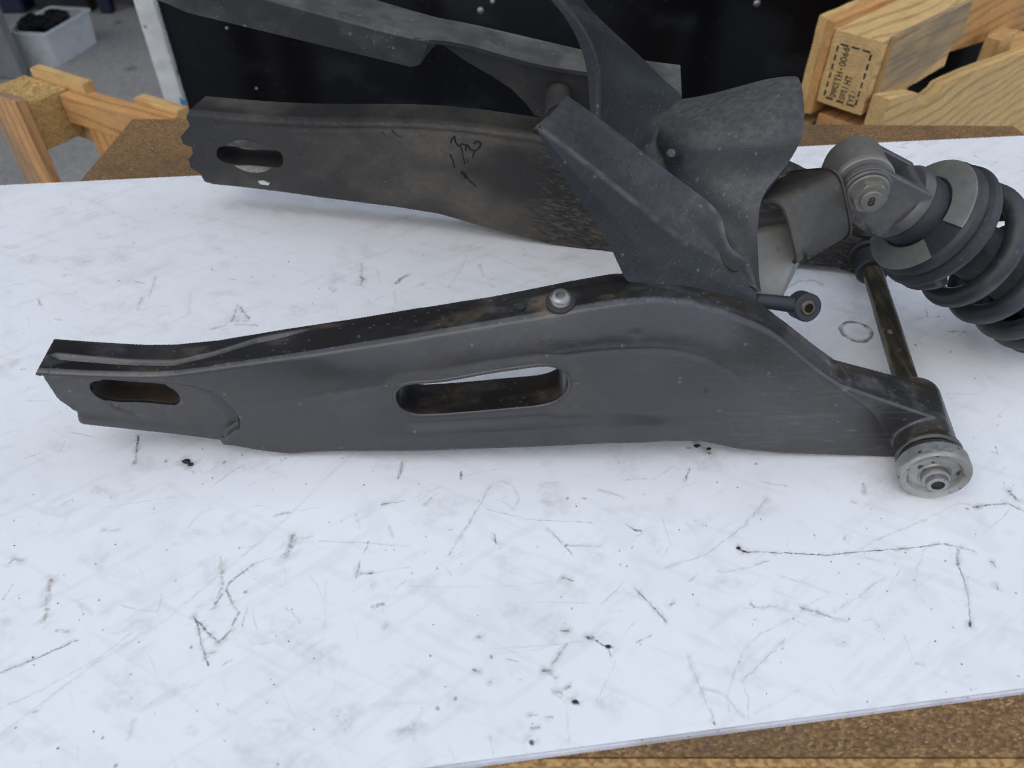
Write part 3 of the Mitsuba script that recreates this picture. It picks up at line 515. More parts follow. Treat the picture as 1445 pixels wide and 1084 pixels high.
lg = [word('IPPC', fx0 + hb * .03, fy0 + fh * .66, fh * .17, hb * .17), word('SPI', fx0 + hb * .03, fy0 + fh * .37, fh * .17, hb * .14), word('YI', fx0 + hb * .03, fy0 + fh * .10, fh * .17, hb * .11),
      rect2(fx0 + hb * .215, fx0 + hb * .225, fy0 + fh * .62, fy0 + fh * .86), rect2(fx0 + hb * .195, fx0 + hb * .205, fy0 + fh * .34, fy0 + fh * .56), rect2(fx0 + hb * .175, fx0 + hb * .185, fy0 + fh * .08, fy0 + fh * .28)]
add(P1 + '__block__stencil_mark', on_block(trimesh.util.concatenate(lg)), 'ink', False)

# ------------------------------------------------------------------ left pallet
P2 = 'wooden_pallet_001'
zt = -.15
O2 = atz(38, 147, zt); u2 = unit((atz(95, 124, zt) - O2) * [1, 1, 0]); v2 = np.array([u2[1], -u2[0], 0])
if (atz(186, 178, zt) - O2) @ v2 < 0: v2 = -v2
A2 = np.stack([u2, v2, [0, 0, 1]], 1)
w2 = np.linalg.norm((atz(95, 124, zt) - O2)[:2]); L2 = (atz(215, 168, zt) - O2) @ v2
print('left pallet', w2, L2, u2, v2)
BZ = GZ - zt + .003
plank(P2 + '__plank', (-.024, -.075, BZ), (-.005, .011, .015), O2, A2, 'wood_streaked', 2)
plank(P2 + '__block', (0, -.12, -.085), (w2, .0, 0), O2, A2, 'wood_fibre', 1)
plank(P2 + '__plank', (w2 + .002, -.10, -.10), (w2 + .024, .045, .016), O2, A2, 'wood_pale', 1)
plank(P2 + '__plank', (w2 - .022, .002, -.055), (w2 + .020, L2 + .02, -.004), O2, A2, 'wood_orange', 1)
plank(P2 + '__plank', (w2 - .02, .05, BZ), (w2 + .003, .15, -.056), O2, A2, 'wood_orange', 2)
plank(P2 + '__plank', (w2 + .021, L2 * .62, -.09), (w2 + .045, L2 + .02, .004), O2, A2, 'wood_pale', 1)
thing(P2, 'wooden pallet on its edge at the left with fibre block and orange boards', 'pallet')
q = O2 + u2 * (w2 + .047) + v2 * (L2 + .005); m, _ = hexa((0, -.006, -.02), (.002, .008, .012), q, A2, .0004); add('blue_strip', m, 'blue_tape', False); thing('blue_strip', 'tiny blue scrap of strapping at the end of the left pallet board', 'strap')

# ------------------------------------------------------------------ tub with black parts, metal post, dark things far behind
tb = [atz(*q, GZ + .004) for q in ((38, 97), (69, 99), (104, 50))]
O3 = tb[0]; u3 = unit(tb[1] - tb[0]); v3 = np.array([-u3[1], u3[0], 0]); A3 = np.stack([u3, v3, [0, 0, 1]], 1)
tw, td, th_ = .155, .30, .145
def rr(x0, x1, y0, y1, r=.015, n=6):
    return [(cx + r * math.cos(t), cy + r * math.sin(t)) for cx, cy, t0 in ((x1 - r, y1 - r, 0), (x0 + r, y1 - r, 90), (x0 + r, y0 + r, 180), (x1 - r, y0 + r, 270)) for t in np.radians(np.linspace(t0, t0 + 90, n))]
def box_rr(x0, x1, y0, y1, z0, z1, taper=1.0):
    c = m3.CrossSection([rr(x0, x1, y0, y1)]).translate([-(x0 + x1) / 2, -(y0 + y1) / 2])
    return m3.Manifold.extrude(c, z1 - z0, 0, 0, (taper, taper)).translate([(x0 + x1) / 2, (y0 + y1) / 2, z0])
tub = box_rr(-.02, tw, 0, td, 0, th_, 1.08) - box_rr(-.015, tw - .005, .005, td - .005, .005, th_ + .01, 1.08)
mt = tm(tub); mt.vertices = O3 + mt.vertices @ A3.T; add('plastic_tub__bin', mt, 'tub_plastic', 30)
rim = box_rr(-.034, tw + .014, -.018, td + .018, th_ - .001, th_ + .009) - box_rr(-.019, tw - .001, -.001, td + .001, th_ - .01, th_ + .02)
mt = tm(rim); mt.vertices = O3 + mt.vertices @ A3.T; add('plastic_tub__rim', mt, 'tub_plastic', 30)
thing('plastic_tub', 'grey plastic tub filled with black parts standing on the ground', 'tub')
for k in range(9):
    c = O3 + A3 @ np.array([rng.uniform(.012, tw - .05), rng.uniform(.05, td - .10), rng.uniform(.125, .165)])
    m = trimesh.creation.icosphere(3, 1.0); v = m.vertices * (1 + .7 * (meshkit.fbm(m.vertices * 1.8 + k * 5, 3)[:, None] - .5)); m.vertices = c + v * rng.uniform(.03, .048) * np.array([1, 1, .8])
    key = add('black_part', m, 'black_part'); 
    labels[key] = {'label': 'black lumpy engine part heaped in the grey plastic tub', 'category': 'part', 'group': 'black parts heaped in the tub'}
q = atz(-30, 60, GZ)
for i, (px, w) in enumerate(((2, .045), (-28, .05))):
    pass
mp = atz(34, 112, GZ + .003)
m, _ = hexa((-.07, 0, 0), (0, .05, 2.4), mp, np.eye(3), .004); add('metal_post__column', m, 'metal_grey', False)
m, _ = hexa((-.13, .012, 0), (-.072, .05, 2.4), mp, np.eye(3), .004); add('metal_post__side_channel', m, 'metal_grey', False)
thing('metal_post', 'grey metal upright at the far left edge beside the plastic tub', 'post')
bw = atz(60, 2, GZ)[1]
m, _ = hexa((-9, bw + 1.2, GZ), (pl - .2, bw + 1.3, 2.6), np.zeros(3), np.eye(3)); add('dark_wall', m, 'dark_cloth', False); labels['added_ceiling'] = {'kind': 'structure'}; m, _ = hexa((-9, PY + .06, 2.5), (pl + .01, bw + 1.19, 2.6), np.zeros(3), np.eye(3)); scene['added_ceiling'] = mikit.ply(m, 'dark_cloth', False)  # unseen ceiling added so the arm's top reflects dark instead of sky
thing('dark_wall', 'dark wall in deep shade far behind the plastic tub', 'wall')
q0, q1 = atz(0, 22, GZ), atz(186, 24, GZ)
cab = [(-.2, .75, 'dark_cloth'), (.75, 1.15, 'dark_cloth')]
xx = [atz(-60, 22, GZ)[0], atz(42, 16, GZ)[0], atz(140, 22, GZ)[0], atz(200, 22, GZ)[0]]
yb = atz(60, 22, GZ)[1] + .02
m, _ = hexa((xx[0], yb, GZ + .003), (xx[1], yb + .8, GZ + .9), np.zeros(3), np.eye(3), .01); add('navy_cabinet', m, 'navy', False); thing('navy_cabinet', 'dark navy cabinet behind the plastic tub', 'cabinet')
m, _ = hexa((xx[1] + .05, yb + .02, GZ + .003), (xx[2] - .05, yb + .7, GZ + .75), np.zeros(3), np.eye(3), .01); add('dark_box', m, 'dark_cloth', False); thing('dark_box', 'dark brown box in the shade beyond the grey slab', 'box')
m, _ = hexa((xx[2], yb, GZ + .003), (xx[2] + .06, yb + .05, GZ + 1.9), np.zeros(3), np.eye(3), .004); add('steel_leg', m, 'navy', False); thing('steel_leg', 'thin dark upright leg beyond the grey slab', 'leg')
m, _ = hexa((xx[2] + .12, yb + .1, GZ + .003), (pl - .25, yb + .7, GZ + .7), np.zeros(3), np.eye(3), .01); add('dark_box_001', m, 'dark_cloth', False); thing('dark_box_001', 'dark box between the thin dark leg and the white post', 'box')

# ------------------------------------------------------------------ swingarm: near arm
SW = 'swingarm'
YA, TA = 0.354, 0.032
Acr = [(51, 524), (100, 527), (160, 529), (240, 528), (300, 520), (400, 505), (500, 489), (600, 472), (700, 455), (780, 441), (860, 428), (903, 423), (945, 422), (985, 427), (1026, 440), (1086, 468), (1152, 521), (1203, 556), (1250, 594), (1275, 622), (1300, 643)]
Abt = [(1290, 647), (1250, 646), (1100, 641), (1040, 635), (985, 623), (940, 620), (860, 621), (760, 626), (640, 630), (540, 634), (440, 640), (408, 642), (380, 639), (330, 631), (240, 620), (107, 606), (103, 602), (102, 592), (95, 588), (75, 575), (53, 543), (62, 532), (50, 529)]
Arr = [(76, 478), (140, 483), (210, 487), (250, 486), (300, 480), (400, 463), (500, 447), (600, 432), (700, 415), (800, 395), (860, 384), (920, 381), (975, 386), (1030, 402), (1070, 420), (1110, 453), (1150, 485), (1200, 521), (1250, 552), (1290, 575), (1315, 605)]
YR = YA + TA
fr = np.array([aty(x, y, YA) for x, y in Acr]); bt = np.array([aty(x, y, YA) for x, y in Abt]); re_ = np.array([aty(x, y, YA + TA * (1 + .36 * float(np.clip((x - 280) / 260, 0, 1) * np.clip((1110 - x) / 110, 0, 1)))) for x, y in Arr])
fr2 = smooth_line(fr[:-1], 160)
outl = np.vstack([fr2, fr[-1:], bt])[:, [0, 2]]
def stadium(pts_px, Y, n=14):
    P = np.array([aty(x, y, Y) for x, y in pts_px])[:, [0, 2]]; return P
big = [(556, 566), (556, 556), (562, 548), (575, 543), (600, 541), (690, 527), (745, 519), (778, 517), (795, 523), (804, 537), (803, 551), (792, 565), (775, 573), (740, 578), (600, 589), (580, 588), (564, 580)]
slot = [(121, 556), (124, 549), (135, 547), (170, 549), (215, 552), (237, 557), (248, 567), (249, 577), (240, 582), (215, 581), (180, 579), (150, 577), (132, 570)]
def closed_smooth(P, n=90):
    P = np.vstack([P, P[:1]]); d = np.r_[0, np.cumsum(np.linalg.norm(np.diff(P, axis=0), axis=1))]
    return make_interp_spline(d, P, k=3, bc_type='periodic')(np.linspace(0, d[-1], n, endpoint=False))
bigP, slotP = closed_smooth(stadium(big, YA)), closed_smooth(stadium(slot, YA))
def segdist(q, P, closed=False):
    P = np.vstack([P, P[:1]]) if closed else P
    out = np.full(len(q), 1e9)
    for a, b in zip(P[:-1], P[1:]):
        ab = b - a; h = np.clip(((q - a) @ ab) / max(ab @ ab, 1e-14), 0, 1)
        out = np.minimum(out, np.linalg.norm(q - a - h[:, None] * ab, axis=1))
    return out
def inside(q, P):
    x, y = q[:, 0], q[:, 1]; r = np.zeros(len(q), bool); j = len(P) - 1
    for i in range(len(P)):
        c = ((P[i, 1] > y) != (P[j, 1] > y)) & (x < (P[j, 0] - P[i, 0]) * (y - P[i, 1]) / (P[j, 1] - P[i, 1] + 1e-15) + P[i, 0]); r ^= c; j = i
    return r
def sstep(a, b, x): t = np.clip((x - a) / (b - a), 0, 1); return t * t * (3 - 2 * t)
cs = m3.CrossSection([outl.tolist()], m3.FillRule.NonZero)
csh = cs - m3.CrossSection([bigP.tolist()], m3.FillRule.NonZero) - m3.CrossSection([slotP.tolist()], m3.FillRule.NonZero)
body = tm(m3.Manifold.extrude(csh, TA, 10).refine_to_length(0.0012))
V = body.vertices.copy(); s, z, t = V[:, 0].copy(), V[:, 1].copy(), V[:, 2].copy(); q = V[:, :2]
ztop = np.interp(s, fr2[:, 0], fr2[:, 2]); zr = np.interp(s, re_[:, 0], re_[:, 2])
bts = bt[:16][::-1]; zbot = np.interp(s, bts[:, 0], bts[:, 2])
hgt = np.maximum(ztop - zbot, 1e-3); wz = np.clip((z - zbot) / hgt, 0, 1)
front = 1 - t / TA
# relief of the front face
dtop = segdist(q, fr2[:, [0, 2]]); dout = segdist(q, outl, True)
f = np.zeros(len(V))
r = 0.0030; dd = np.clip(dtop, 0, r); f += r - np.sqrt(r * r - (r - dd) ** 2)
r = 0.0022; dd = np.clip(dout, 0, r); f += (r - np.sqrt(r * r - (r - dd) ** 2)) * (dtop > .004)
Bl = np.array([aty(x, y, YA) for x, y in ((250, 588), (330, 577), (430, 562), (520, 547), (610, 534), (690, 521), (780, 503), (850, 493), (905, 489), (950, 490), (990, 499), (1030, 521), (1070, 548))])
zB = np.interp(s, Bl[:, 0], smooth_line(Bl, 200)[np.clip(np.searchsorted(smooth_line(Bl, 200)[:, 0], Bl[:, 0]), 0, 199), 2])
Bs = smooth_line(Bl, 300); zB = np.interp(s, Bs[:, 0], Bs[:, 2])
u = np.clip((z - zB) / np.maximum(ztop - zB, 1e-4), 0, 1)
x_of = lambda px, py: aty(px, py, YA)[0]
fadeB = sstep(x_of(260, 580), x_of(560, 540), s) * (1 - sstep(x_of(985, 500), x_of(1085, 560), s))
chan = np.where(z > zB, (np.clip(u, 0, 1) ** 1.1) * (1 - np.clip(u, 0, 1)) ** 0.42 * 2.05, 0)
fband = 0.0105 * u ** 1.4 * fadeB * (z > zB)
f += fband
f += -0.0007 * np.exp(-((z - zB) / 0.0032) ** 2) * fadeB * sstep(.004, .012, segdist(q, bigP, True))
# crease under the fold all along, and lower channel with a bright lip
lowl = np.array([aty(x, y, YA) for x, y in ((330, 628), (450, 622), (560, 610), (700, 604), (820, 596), (900, 594), (960, 600), (1010, 622), (1040, 634))])
zl = np.interp(s, lowl[:, 0], lowl[:, 2])
fadeL = sstep(x_of(430, 600), x_of(600, 600), s) * (1 - sstep(x_of(900, 600), x_of(1020, 600), s))
f += -0.0040 * fadeL * sstep(zl + .010, zl - .003, z)
f += -0.0045 * sstep(x_of(760, 600), x_of(1000, 600), s) * (1 - sstep(x_of(1130, 600), x_of(1290, 620), s)) * sstep(0.0, .05, z - zbot) * sstep(.0, .03, ztop - z) * .6
# lip round the big opening and a dished surround under it
db = segdist(q, bigP, True)
f += 0.0012 * (1 - sstep(.003, .0115, db))
# recessed plate round the axle slot
Rp = np.array([aty(x, y, YA) for x, y in ((30, 533), (66, 534), (110, 536), (160, 537), (215, 540), (262, 545), (297, 555), (322, 572), (336, 592), (336, 606), (322, 616), (300, 640), (240, 660), (107, 650), (60, 640), (20, 560))])[:, [0, 2]]
Rp = np.vstack([Rp[:2], closed_smooth(Rp)[8:70], Rp[-3:]]) if False else Rp
ins = inside(q, Rp); dR = segdist(q, Rp, True); sd = np.where(ins, dR, -dR)
f += 0.0062 * sstep(-.0012, .0018, sd)
f -= 0.0022 * sstep(.013, .003, z - np.interp(s, bt[::-1][:, 0], bt[::-1][:, 2])) * sstep(-.001, .002, sd) * sstep(x_of(100, 600), x_of(112, 600), s)
f -= 0.0030 * sstep(x_of(262, 570), x_of(335, 600), s) * sstep(.0, .012, sd)
# flat washer witness round the slot
wc = aty(188, 566, YA)[[0, 2]]; dw = np.hypot((q[:, 0] - wc[0]) / 1.12, q[:, 1] - wc[1])
f += 0.0012 * sstep(.0215, .0198, dw) * ins
# dents
for px, py, w_, dp in ((995, 546, .0016, .0012), (1118, 549, .0018, .0012), (1020, 515, .0022, -.0007), (900, 470, .004, .0004)):
    c = aty(px, py, YA)[[0, 2]]; f += dp * np.exp(-(np.hypot(q[:, 0] - c[0], q[:, 1] - c[1]) / w_) ** 2)
f += 0.0005 * (meshkit.fbm(np.stack([s * 22, z * 22, t * 0], 1), 3) - .5)
# far side keeps its plane; the face relief fades into the depth
Ynew = YA + t * (1 + .36 * sstep(.25, .95, wz) * np.clip((s - x_of(280, 500)) / .13, 0, 1) * np.clip((x_of(1110, 500) - s) / .055, 0, 1)) + f * np.clip(front, 0, 1) ** 1.5
# upper flange: front top fold to rear top edge, with the seam groove running along it
topw = sstep(.72, 1.0, wz) if False else wz ** 3
znew = z + (t / TA) * topw * (zr - ztop) - .80 * fband * np.clip(front, 0, 1)
gl = np.array([aty(x, y, YA + .016) for x, y in ((76, 499), (100, 503), (160, 507), (215, 509), (250, 506), (300, 493), (350, 479), (450, 462))])
xg0 = gl[0, 0]
tg = np.interp(s, [gl[0, 0], gl[2, 0], gl[4, 0], gl[5, 0], gl[6, 0], gl[7, 0]], [.014, .012, .010, .016, .024, .028])
on_top = np.exp(-(np.clip(ztop - z, 0, 1) / .0045) ** 2)
gfade = sstep(gl[0, 0] - .002, gl[0, 0] + .004, s) * (1 - sstep(gl[6, 0], gl[7, 0], s))
znew -= on_top * gfade * (0.0034 * np.exp(-((t - tg) / .0019) ** 2))
znew -= on_top * sstep(.020, .027, t) * .0015 * sstep(xg0 + .15, xg0 + .3, s)
znew += on_top * .0003 * (meshkit.fbm(np.stack([s * 60, t * 60, t * 0], 1), 3) - .5)
# the fold overhangs the plate at the axle end, rear corner stands back to the right
xl = outl[:, 0].min(); lead = 1 - sstep(0, .035, s - xl)
snew = s + lead * (t / TA) * ((re_[0, 0] - fr[0, 0]) * wz)
body.vertices = np.stack([snew, Ynew, znew], 1)
if body.volume < 0: body.invert()
add(SW + '__arm', body, 'arm_paint', 38)
labels[SW + '__arm'] = {'label': 'satin black front arm with a long oval opening'}
# inner wall of the big opening: deeper tray lip standing proud
ringP = closed_smooth(stadium(big, YA)); c0 = ringP.mean(0)
from scipy.spatial import cKDTree
fm = t < 1e-6; kd = cKDTree(q[fm]); _, ni = kd.query(ringP); nv = np.stack([snew, Ynew, znew], 1)[fm][ni]
P3 = np.stack([gaussian_filter1d(nv[:, 0], 1, mode='wrap'), gaussian_filter1d(nv[:, 1], 2, mode='wrap') - .0004, gaussian_filter1d(nv[:, 2], 1, mode='wrap')], 1); P3 = np.vstack([P3, P3[:2]])
add(SW + '__arm__opening_lip', tube(P3 + [0, .0010, 0], 0.0015, 12), 'arm_paint', True)
# tube inside the axle slot
sc_ = aty(185, 566, YA)
add(SW + '__arm__slot_sleeve', tm(m3.Manifold.extrude(m3.CrossSection([slotP.tolist()], m3.FillRule.NonZero).offset(0.0003, m3.JoinType.Round) - m3.CrossSection([slotP.tolist()], m3.FillRule.NonZero).offset(-0.0008, m3.JoinType.Round), TA - .012).transform(np.array([[1, 0, 0, 0], [0, 0, 1, YA + .0095], [0, 1, 0, 0]], float))), 'slot_inside', 30)

# button head bolt, dark disc painting a hole, and dirt patch on the top flange
def on_top_pt(px, py):
    # point of the flange surface seen at this pixel
    Ys = np.linspace(YA, YR, 60); best = None
    for Y in Ys:
        p = aty(px, py, Y); zz = np.interp(p[0], fr2[:, 0], fr2[:, 2]) + (Y - YA) / TA * (np.interp(p[0], re_[:, 0], re_[:, 2]) - np.interp(p[0], fr2[:, 0], fr2[:, 2]))
        if best is None or abs(p[2] - zz) < best[0]: best = (abs(p[2] - zz), p)
    return best[1]
pb = on_top_pt(791, 424); nb = unit([-.10, -.25, 1])
add(SW + '__arm__bolt', lathe([(.0030, .0016), (.0030, .0054), (.0044, .0054), (.0057, .0046), (.0066, .0028), (.0068, .0), (0, 0)][::-1] + [(0, .0016)], pb, nb, 40), 'zinc_bright', 35)
add(SW + '__arm__bolt__washer' if False else SW + '__arm__washer', cyl(.0090, -.003, .0006, pb, nb), 'dirty_dark')
ph = on_top_pt(735, 432); add(SW + '__arm__hole_dark_disc', cyl(.0028, -.002, .0006, ph, nb, .0002, 24), 'crumb_hole_dark')  # solid dark disc on the flange, its colour stands for a hole's shade

# ------------------------------------------------------------------ pivot
AX = unit([.0398, .238, 0]); PC = aty(1319, 665, .322); PC[2] = .0220
def axp(Y): return PC + AX * ((Y - PC[1]) / AX[1])
add(SW + '__pivot_cap', lathe([(0, 0.0045), (.0052, .0045), (.0052, .0015), (.0095, .0015), (.0102, .0025), (.0150, .0035), (.0165, .0012), (.0203, .0), (.0214, .0012), (.0218, .003), (.0218, .0105), (.0208, .0118), (0, .0118)], axp(.318), AX, 96), 'zinc_dirty', 30)
labels[SW + '__pivot_cap'] = {'label': 'round dirty metal cap on the pivot end'}
add(SW + '__pivot_cap__bush', lathe([(.0040, .004), (.0040, -.0070), (.0056, -.0072), (.0064, -.0066), (.0068, -.0030), (.0082, -.0022), (.0088, -.0005), (.0088, .002), (.0105, .0025), (.0105, .0035), (0, .0035)], axp(.318), AX, 64), 'zinc_bright', 30)
add(SW + '__pivot_cap__bush__bore_dark_disc' if False else SW + '__pivot_cap__bore_dark_disc', cyl(.0040, -.0052, .003, axp(.318), AX, .0002, 32), 'crumb_hole_dark')  # dark disc closes the bush and paints in the shade of its bore
add(SW + '__pivot_cap__seal', cyl(.0195, .0122, .0160, axp(.318), AX), 'rubber_black')
BR = .0186
bossm = man(lathe([(0, .0), (BR + .0012, 0), (BR + .0016, .001), (BR + .0016, .005), (BR, .0062), (BR, .056), (BR - .0012, .0600), (BR - .0045, .0632), (BR - .008, .0640), (0, .0640)], axp(.3345), AX, 96))
sec = [aty(1150, 534, YA + .0050), aty(1190, 636, YA + .0050), aty(1150, 534, YA + .0050) + [0, TA - .010, -.001], aty(1190, 632, YA + .0050) + [0, TA - .010, .004], aty(1222, 584, YA + .0045)]
low_ = [p * [1, 1, 0] + [0, 0, .0075] for p in (sec[1], sec[3])]
neck = m3.Manifold.batch_hull([man(cyl(BR - .0006, .0195, .054, axp(.3345), AX))] + [m3.Manifold.sphere(.0030, 16).translate(p.tolist()) for p in [sec[0], sec[2], sec[4]] + low_])
bg = tm((bossm + neck).refine_to_length(.0022)); bg = trimesh.Trimesh(bg.vertices, bg.faces)
trimesh.smoothing.filter_taubin(bg, lamb=.5, nu=.53, iterations=24)
add(SW + '__pivot_boss', bg, 'arm_paint', 50)
add(SW + '__pivot_shaft', lathe([(0, 0), (.0083, 0), (.0083, .10), (.0081, .12), (.0083, .20), (0, .20)], axp(.392), AX, 48), 'shaft_steel', 30)
add(SW + '__pivot_bushing', lathe([(0, 0), (.0118, 0), (.0134, .0015), (.0134, .0080), (.0124, .0088), (.0124, .0105), (.0118, .0112), (.0118, .026), (0, .026)], axp(.545), AX, 64), 'rubber_black', 30)
add(SW + '__pivot_boss', lathe([(0, 0), (.0150, 0), (.0165, .002), (.0165, .03), (0, .03)], axp(.568), AX, 64), 'dirty_dark', 30)

# ------------------------------------------------------------------ far arm (its inner face lies on an upright plane a little askew)
F0, F1 = np.array([-.298, .68, 0]), np.array([.092, .611, 0])
fd = unit(F1 - F0); fn_ = np.array([-fd[1], fd[0], 0])           # points away from the camera
def atf(px, py, off=0.0):
    d = ray(px, py); k = ((F0 + fn_ * off - CAM) @ fn_) / (d @ fn_); p = CAM + d * k; return p
def loc(p): return np.array([(p - F0) @ fd, p[2]])
Ft = [(266, 157), (309, 161), (375, 166), (468, 169), (574, 170), (663, 177), (756, 190), (850, 198), (950, 200), (1030, 215), (1085, 240), (1125, 256), (1180, 290), (1228, 326)]
Fb = [(1250, 352), (1252, 378), (1235, 390), (1212, 388), (1180, 377), (1130, 373), (1000, 371), (900, 365), (858, 357), (780, 345), (700, 325), (620, 302), (560, 292), (480, 282), (400, 272), (330, 265), (300, 262), (287, 258), (281, 247), (267, 238), (264, 226), (271, 222), (269, 209), (257, 205), (253, 195), (266, 179), (262, 170)]
ft = np.array([loc(atf(*p)) for p in Ft]); fb = np.array([loc(atf(*p)) for p in Fb]); fts = smooth_line(ft, 120)
fo = np.vstack([fts, fb])
fs = [(304, 216), (307, 210), (318, 208), (345, 210), (380, 213), (395, 216), (399, 226), (396, 236), (385, 237), (345, 234), (316, 231), (306, 225)]
fsl = closed_smooth(np.array([loc(atf(*p)) for p in fs]))
TF = .034
fbody = tm(m3.Manifold.extrude(m3.CrossSection([fo.tolist()], m3.FillRule.NonZero) - m3.CrossSection([fsl.tolist()], m3.FillRule.NonZero), TF, 8).refine_to_length(.003))
V = fbody.vertices; q = V[:, :2]; t = V[:, 2]
dt = segdist(q, fts); ff = np.zeros(len(V)); r = .004; dd = np.clip(dt, 0, r); ff += r - np.sqrt(r * r - (r - dd) ** 2)
ff += .0022 * np.exp(-((dt - .0085) / .0022) ** 2) * sstep(.03, .1, q[:, 0]) - .0014 * np.exp(-((dt - .0045) / .002) ** 2)
ff += .0010 * (meshkit.fbm(np.stack([q[:, 0] * 30, q[:, 1] * 30, q[:, 1] * 0], 1), 3) - .5)
ff += .0025 * sstep(.12, .03, q[:, 0]) * sstep(.006, .012, dt)
t2 = t + ff * np.clip(1 - t / TF, 0, 1) ** 2
fbody.vertices = F0 + np.outer(q[:, 0], fd) + np.outer(t2, fn_) + np.outer(q[:, 1] + (dt < .001) * t / TF * .000, [0, 0, 1])
if fbody.volume < 0: fbody.invert()
add(SW + '__arm_001', fbody, 'far_paint', 38)
labels[SW + '__arm_001'] = {'label': 'dusty black rear arm with torn axle end'}
# washer witness mark: a bright scuffed ring round the slot
cw = loc(atf(351, 222)); th2 = np.linspace(0, 2 * np.pi, 64, endpoint=False)
wm = m3.CrossSection([(cw + np.stack([np.cos(th2) * .0235, np.sin(th2) * .0165 * 1.0], 1)).tolist()]) - m3.CrossSection([fsl.tolist()], m3.FillRule.NonZero).offset(.0006, m3.JoinType.Round)
wmm = tm(m3.Manifold.extrude(wm, .0006)); v = wmm.vertices; wmm.vertices = F0 + np.outer(v[:, 0], fd) + np.outer(v[:, 2] + .0015, fn_) + np.outer(v[:, 1], [0, 0, 1]); wmm.fix_normals()
add(SW + '__arm_001__worn_ring', wmm, 'worn_paint', False)
# pen marks
def pen(pts, r=.00045):
    P = np.array([atf(x, y, .0001) for x, y in pts]); add(SW + '__arm_001__pen_mark', tube(smooth_line(P, 30, 2), r, 6), 'pen', True)
k_ = lambda L: [(600 + x * .0969, 170 + y * .0969) for x, y in L]
for L, r in (([(375, 330), (385, 285), (425, 235), (435, 300), (500, 370), (540, 345), (565, 350), (590, 440)], .0008), ([(520, 380), (545, 480), (560, 560), (590, 640)], .0007), ([(590, 440), (610, 350), (660, 420), (720, 440), (790, 390), (800, 330), (750, 305), (710, 340)], .0009), ([(720, 440), (705, 490), (690, 545)], .0008),
             ([(362, 490), (395, 560), (428, 685)], .0008), ([(520, 745), (560, 775), (600, 835)], .0018), ([(600, 835), (670, 895), (740, 965)], .0008), ([(600, 560), (625, 600)], .0006)): pen(k_(L), r)
pen([(220 + x * .4429, y * .4429) for x, y in [(720, 420), (735, 435)]]); pen([(220 + x * .4429, y * .4429) for x, y in [(750, 415), (770, 432), (785, 440)]])

ck = [loc(atf(x, y)) for x, y in ((364, 256), (371, 255.5), (380, 259), (379, 261.5), (368, 260))]
ck = tm(m3.Manifold.extrude(m3.CrossSection([[tuple(c) for c in ck]], m3.FillRule.NonZero), .002)); v = ck.vertices; ck.vertices = F0 + np.outer(v[:, 0], fd) + np.outer(v[:, 2] - .0004, fn_) + np.outer(v[:, 1], [0, 0, 1]); ck.fix_normals()
add(SW + '__arm_001__bare_chip', ck, 'alu_white', False)

# ------------------------------------------------------------------ chain guard above the far arm
YG = .602
CG = SW + '__chain_guard'
g_low = [(205, -4), (233, 4), (264, 18), (350, 39), (470, 68), (540, 85), (576, 94), (592, 92)]
g_fold = [(205, -48), (233, -40), (264, -31), (350, -9), (470, 24), (540, 43), (585, 54), (606, 57)]
g_back = [(205, -92), (233, -86), (264, -78), (350, -54), (470, -17), (540, 3), (585, 16), (606, 22)]
low = pts_y([(x, y, YG + .001) for x, y in g_low]); fold = pts_y([(x, y, YG) for x, y in g_fold]); zf = fold[:, 2]
bk = np.array([atz(x, y, z) for (x, y), z in zip(g_back, zf)])
gm = [sheet(patch([low, low * .5 + fold * .5, fold, fold * .5 + bk * .5, bk], 60, 90, 1.1, 1, 1), .003)]
fold2 = pts_y([(600, 57, YG), (618, 57, YG + .002), (660, 64, YG + .006), (700, 75, YG + .008), (760, 91, YG + .008), (845, 105, YG + .006), (900, 118, YG), (962, 136, YG)])
bk2 = np.array([atz(x, y, z) for (x, y), z in zip([(600, 20), (618, 25), (660, 33), (700, 42), (760, 56), (845, 75), (900, 84), (960, 92)], fold2[:, 2])])
gm.append(sheet(patch([fold2, bk2], 14, 50, .5, 1, 2), .003))
# end web from the deep part to the narrow part
web = [pts_y([(576, 94, YG + .001), (590, 92, YG + .002), (604, 75, YG + .004), (622, 59, YG + .006)]), pts_y([(585, 54, YG), (594, 55, YG + .001), (604, 57, YG + .002), (622, 58.5, YG + .006)])]
gm.append(sheet(patch(web, 10, 16, .3, 1, 2), .003))
add(CG, trimesh.util.concatenate(gm), 'guard_plastic', 40)
labels[CG] = {'label': 'dusty dark grey chain guard channel'}
br = np.array([aty(x, y, YG + .010)[[0, 2]] for x, y in [(620, 60), (660, 66), (700, 77), (760, 93), (850, 107), (900, 119), (960, 137), (955, 175), (850, 190), (800, 175), (755, 163), (742, 146), (722, 126), (695, 108), (660, 88)]])
bmn = tm(m3.Manifold.extrude(m3.CrossSection([br.tolist()], m3.FillRule.NonZero), .005).refine_to_length(.006)); v = bmn.vertices; bmn.vertices = np.stack([v[:, 0], YG + .010 + v[:, 2], v[:, 1]], 1); bmn.fix_normals()
add(CG + '__bracket', bmn, 'dirty_dark', 30)
qb = aty(787, 131, YG + .010); add(CG + '__spacer', cyl(.0105, -.004, .022, qb + [0, -.022, -.006], unit([0, 1, .25])), 'dirty_dark'); add(CG + '__bolt', lathe([(0, -.004), (.006, -.003), (.009, .001), (.0092, .004), (0, .004)], qb + [0, -.024, -.007], unit([0, 1, .25])), 'dirty_dark')

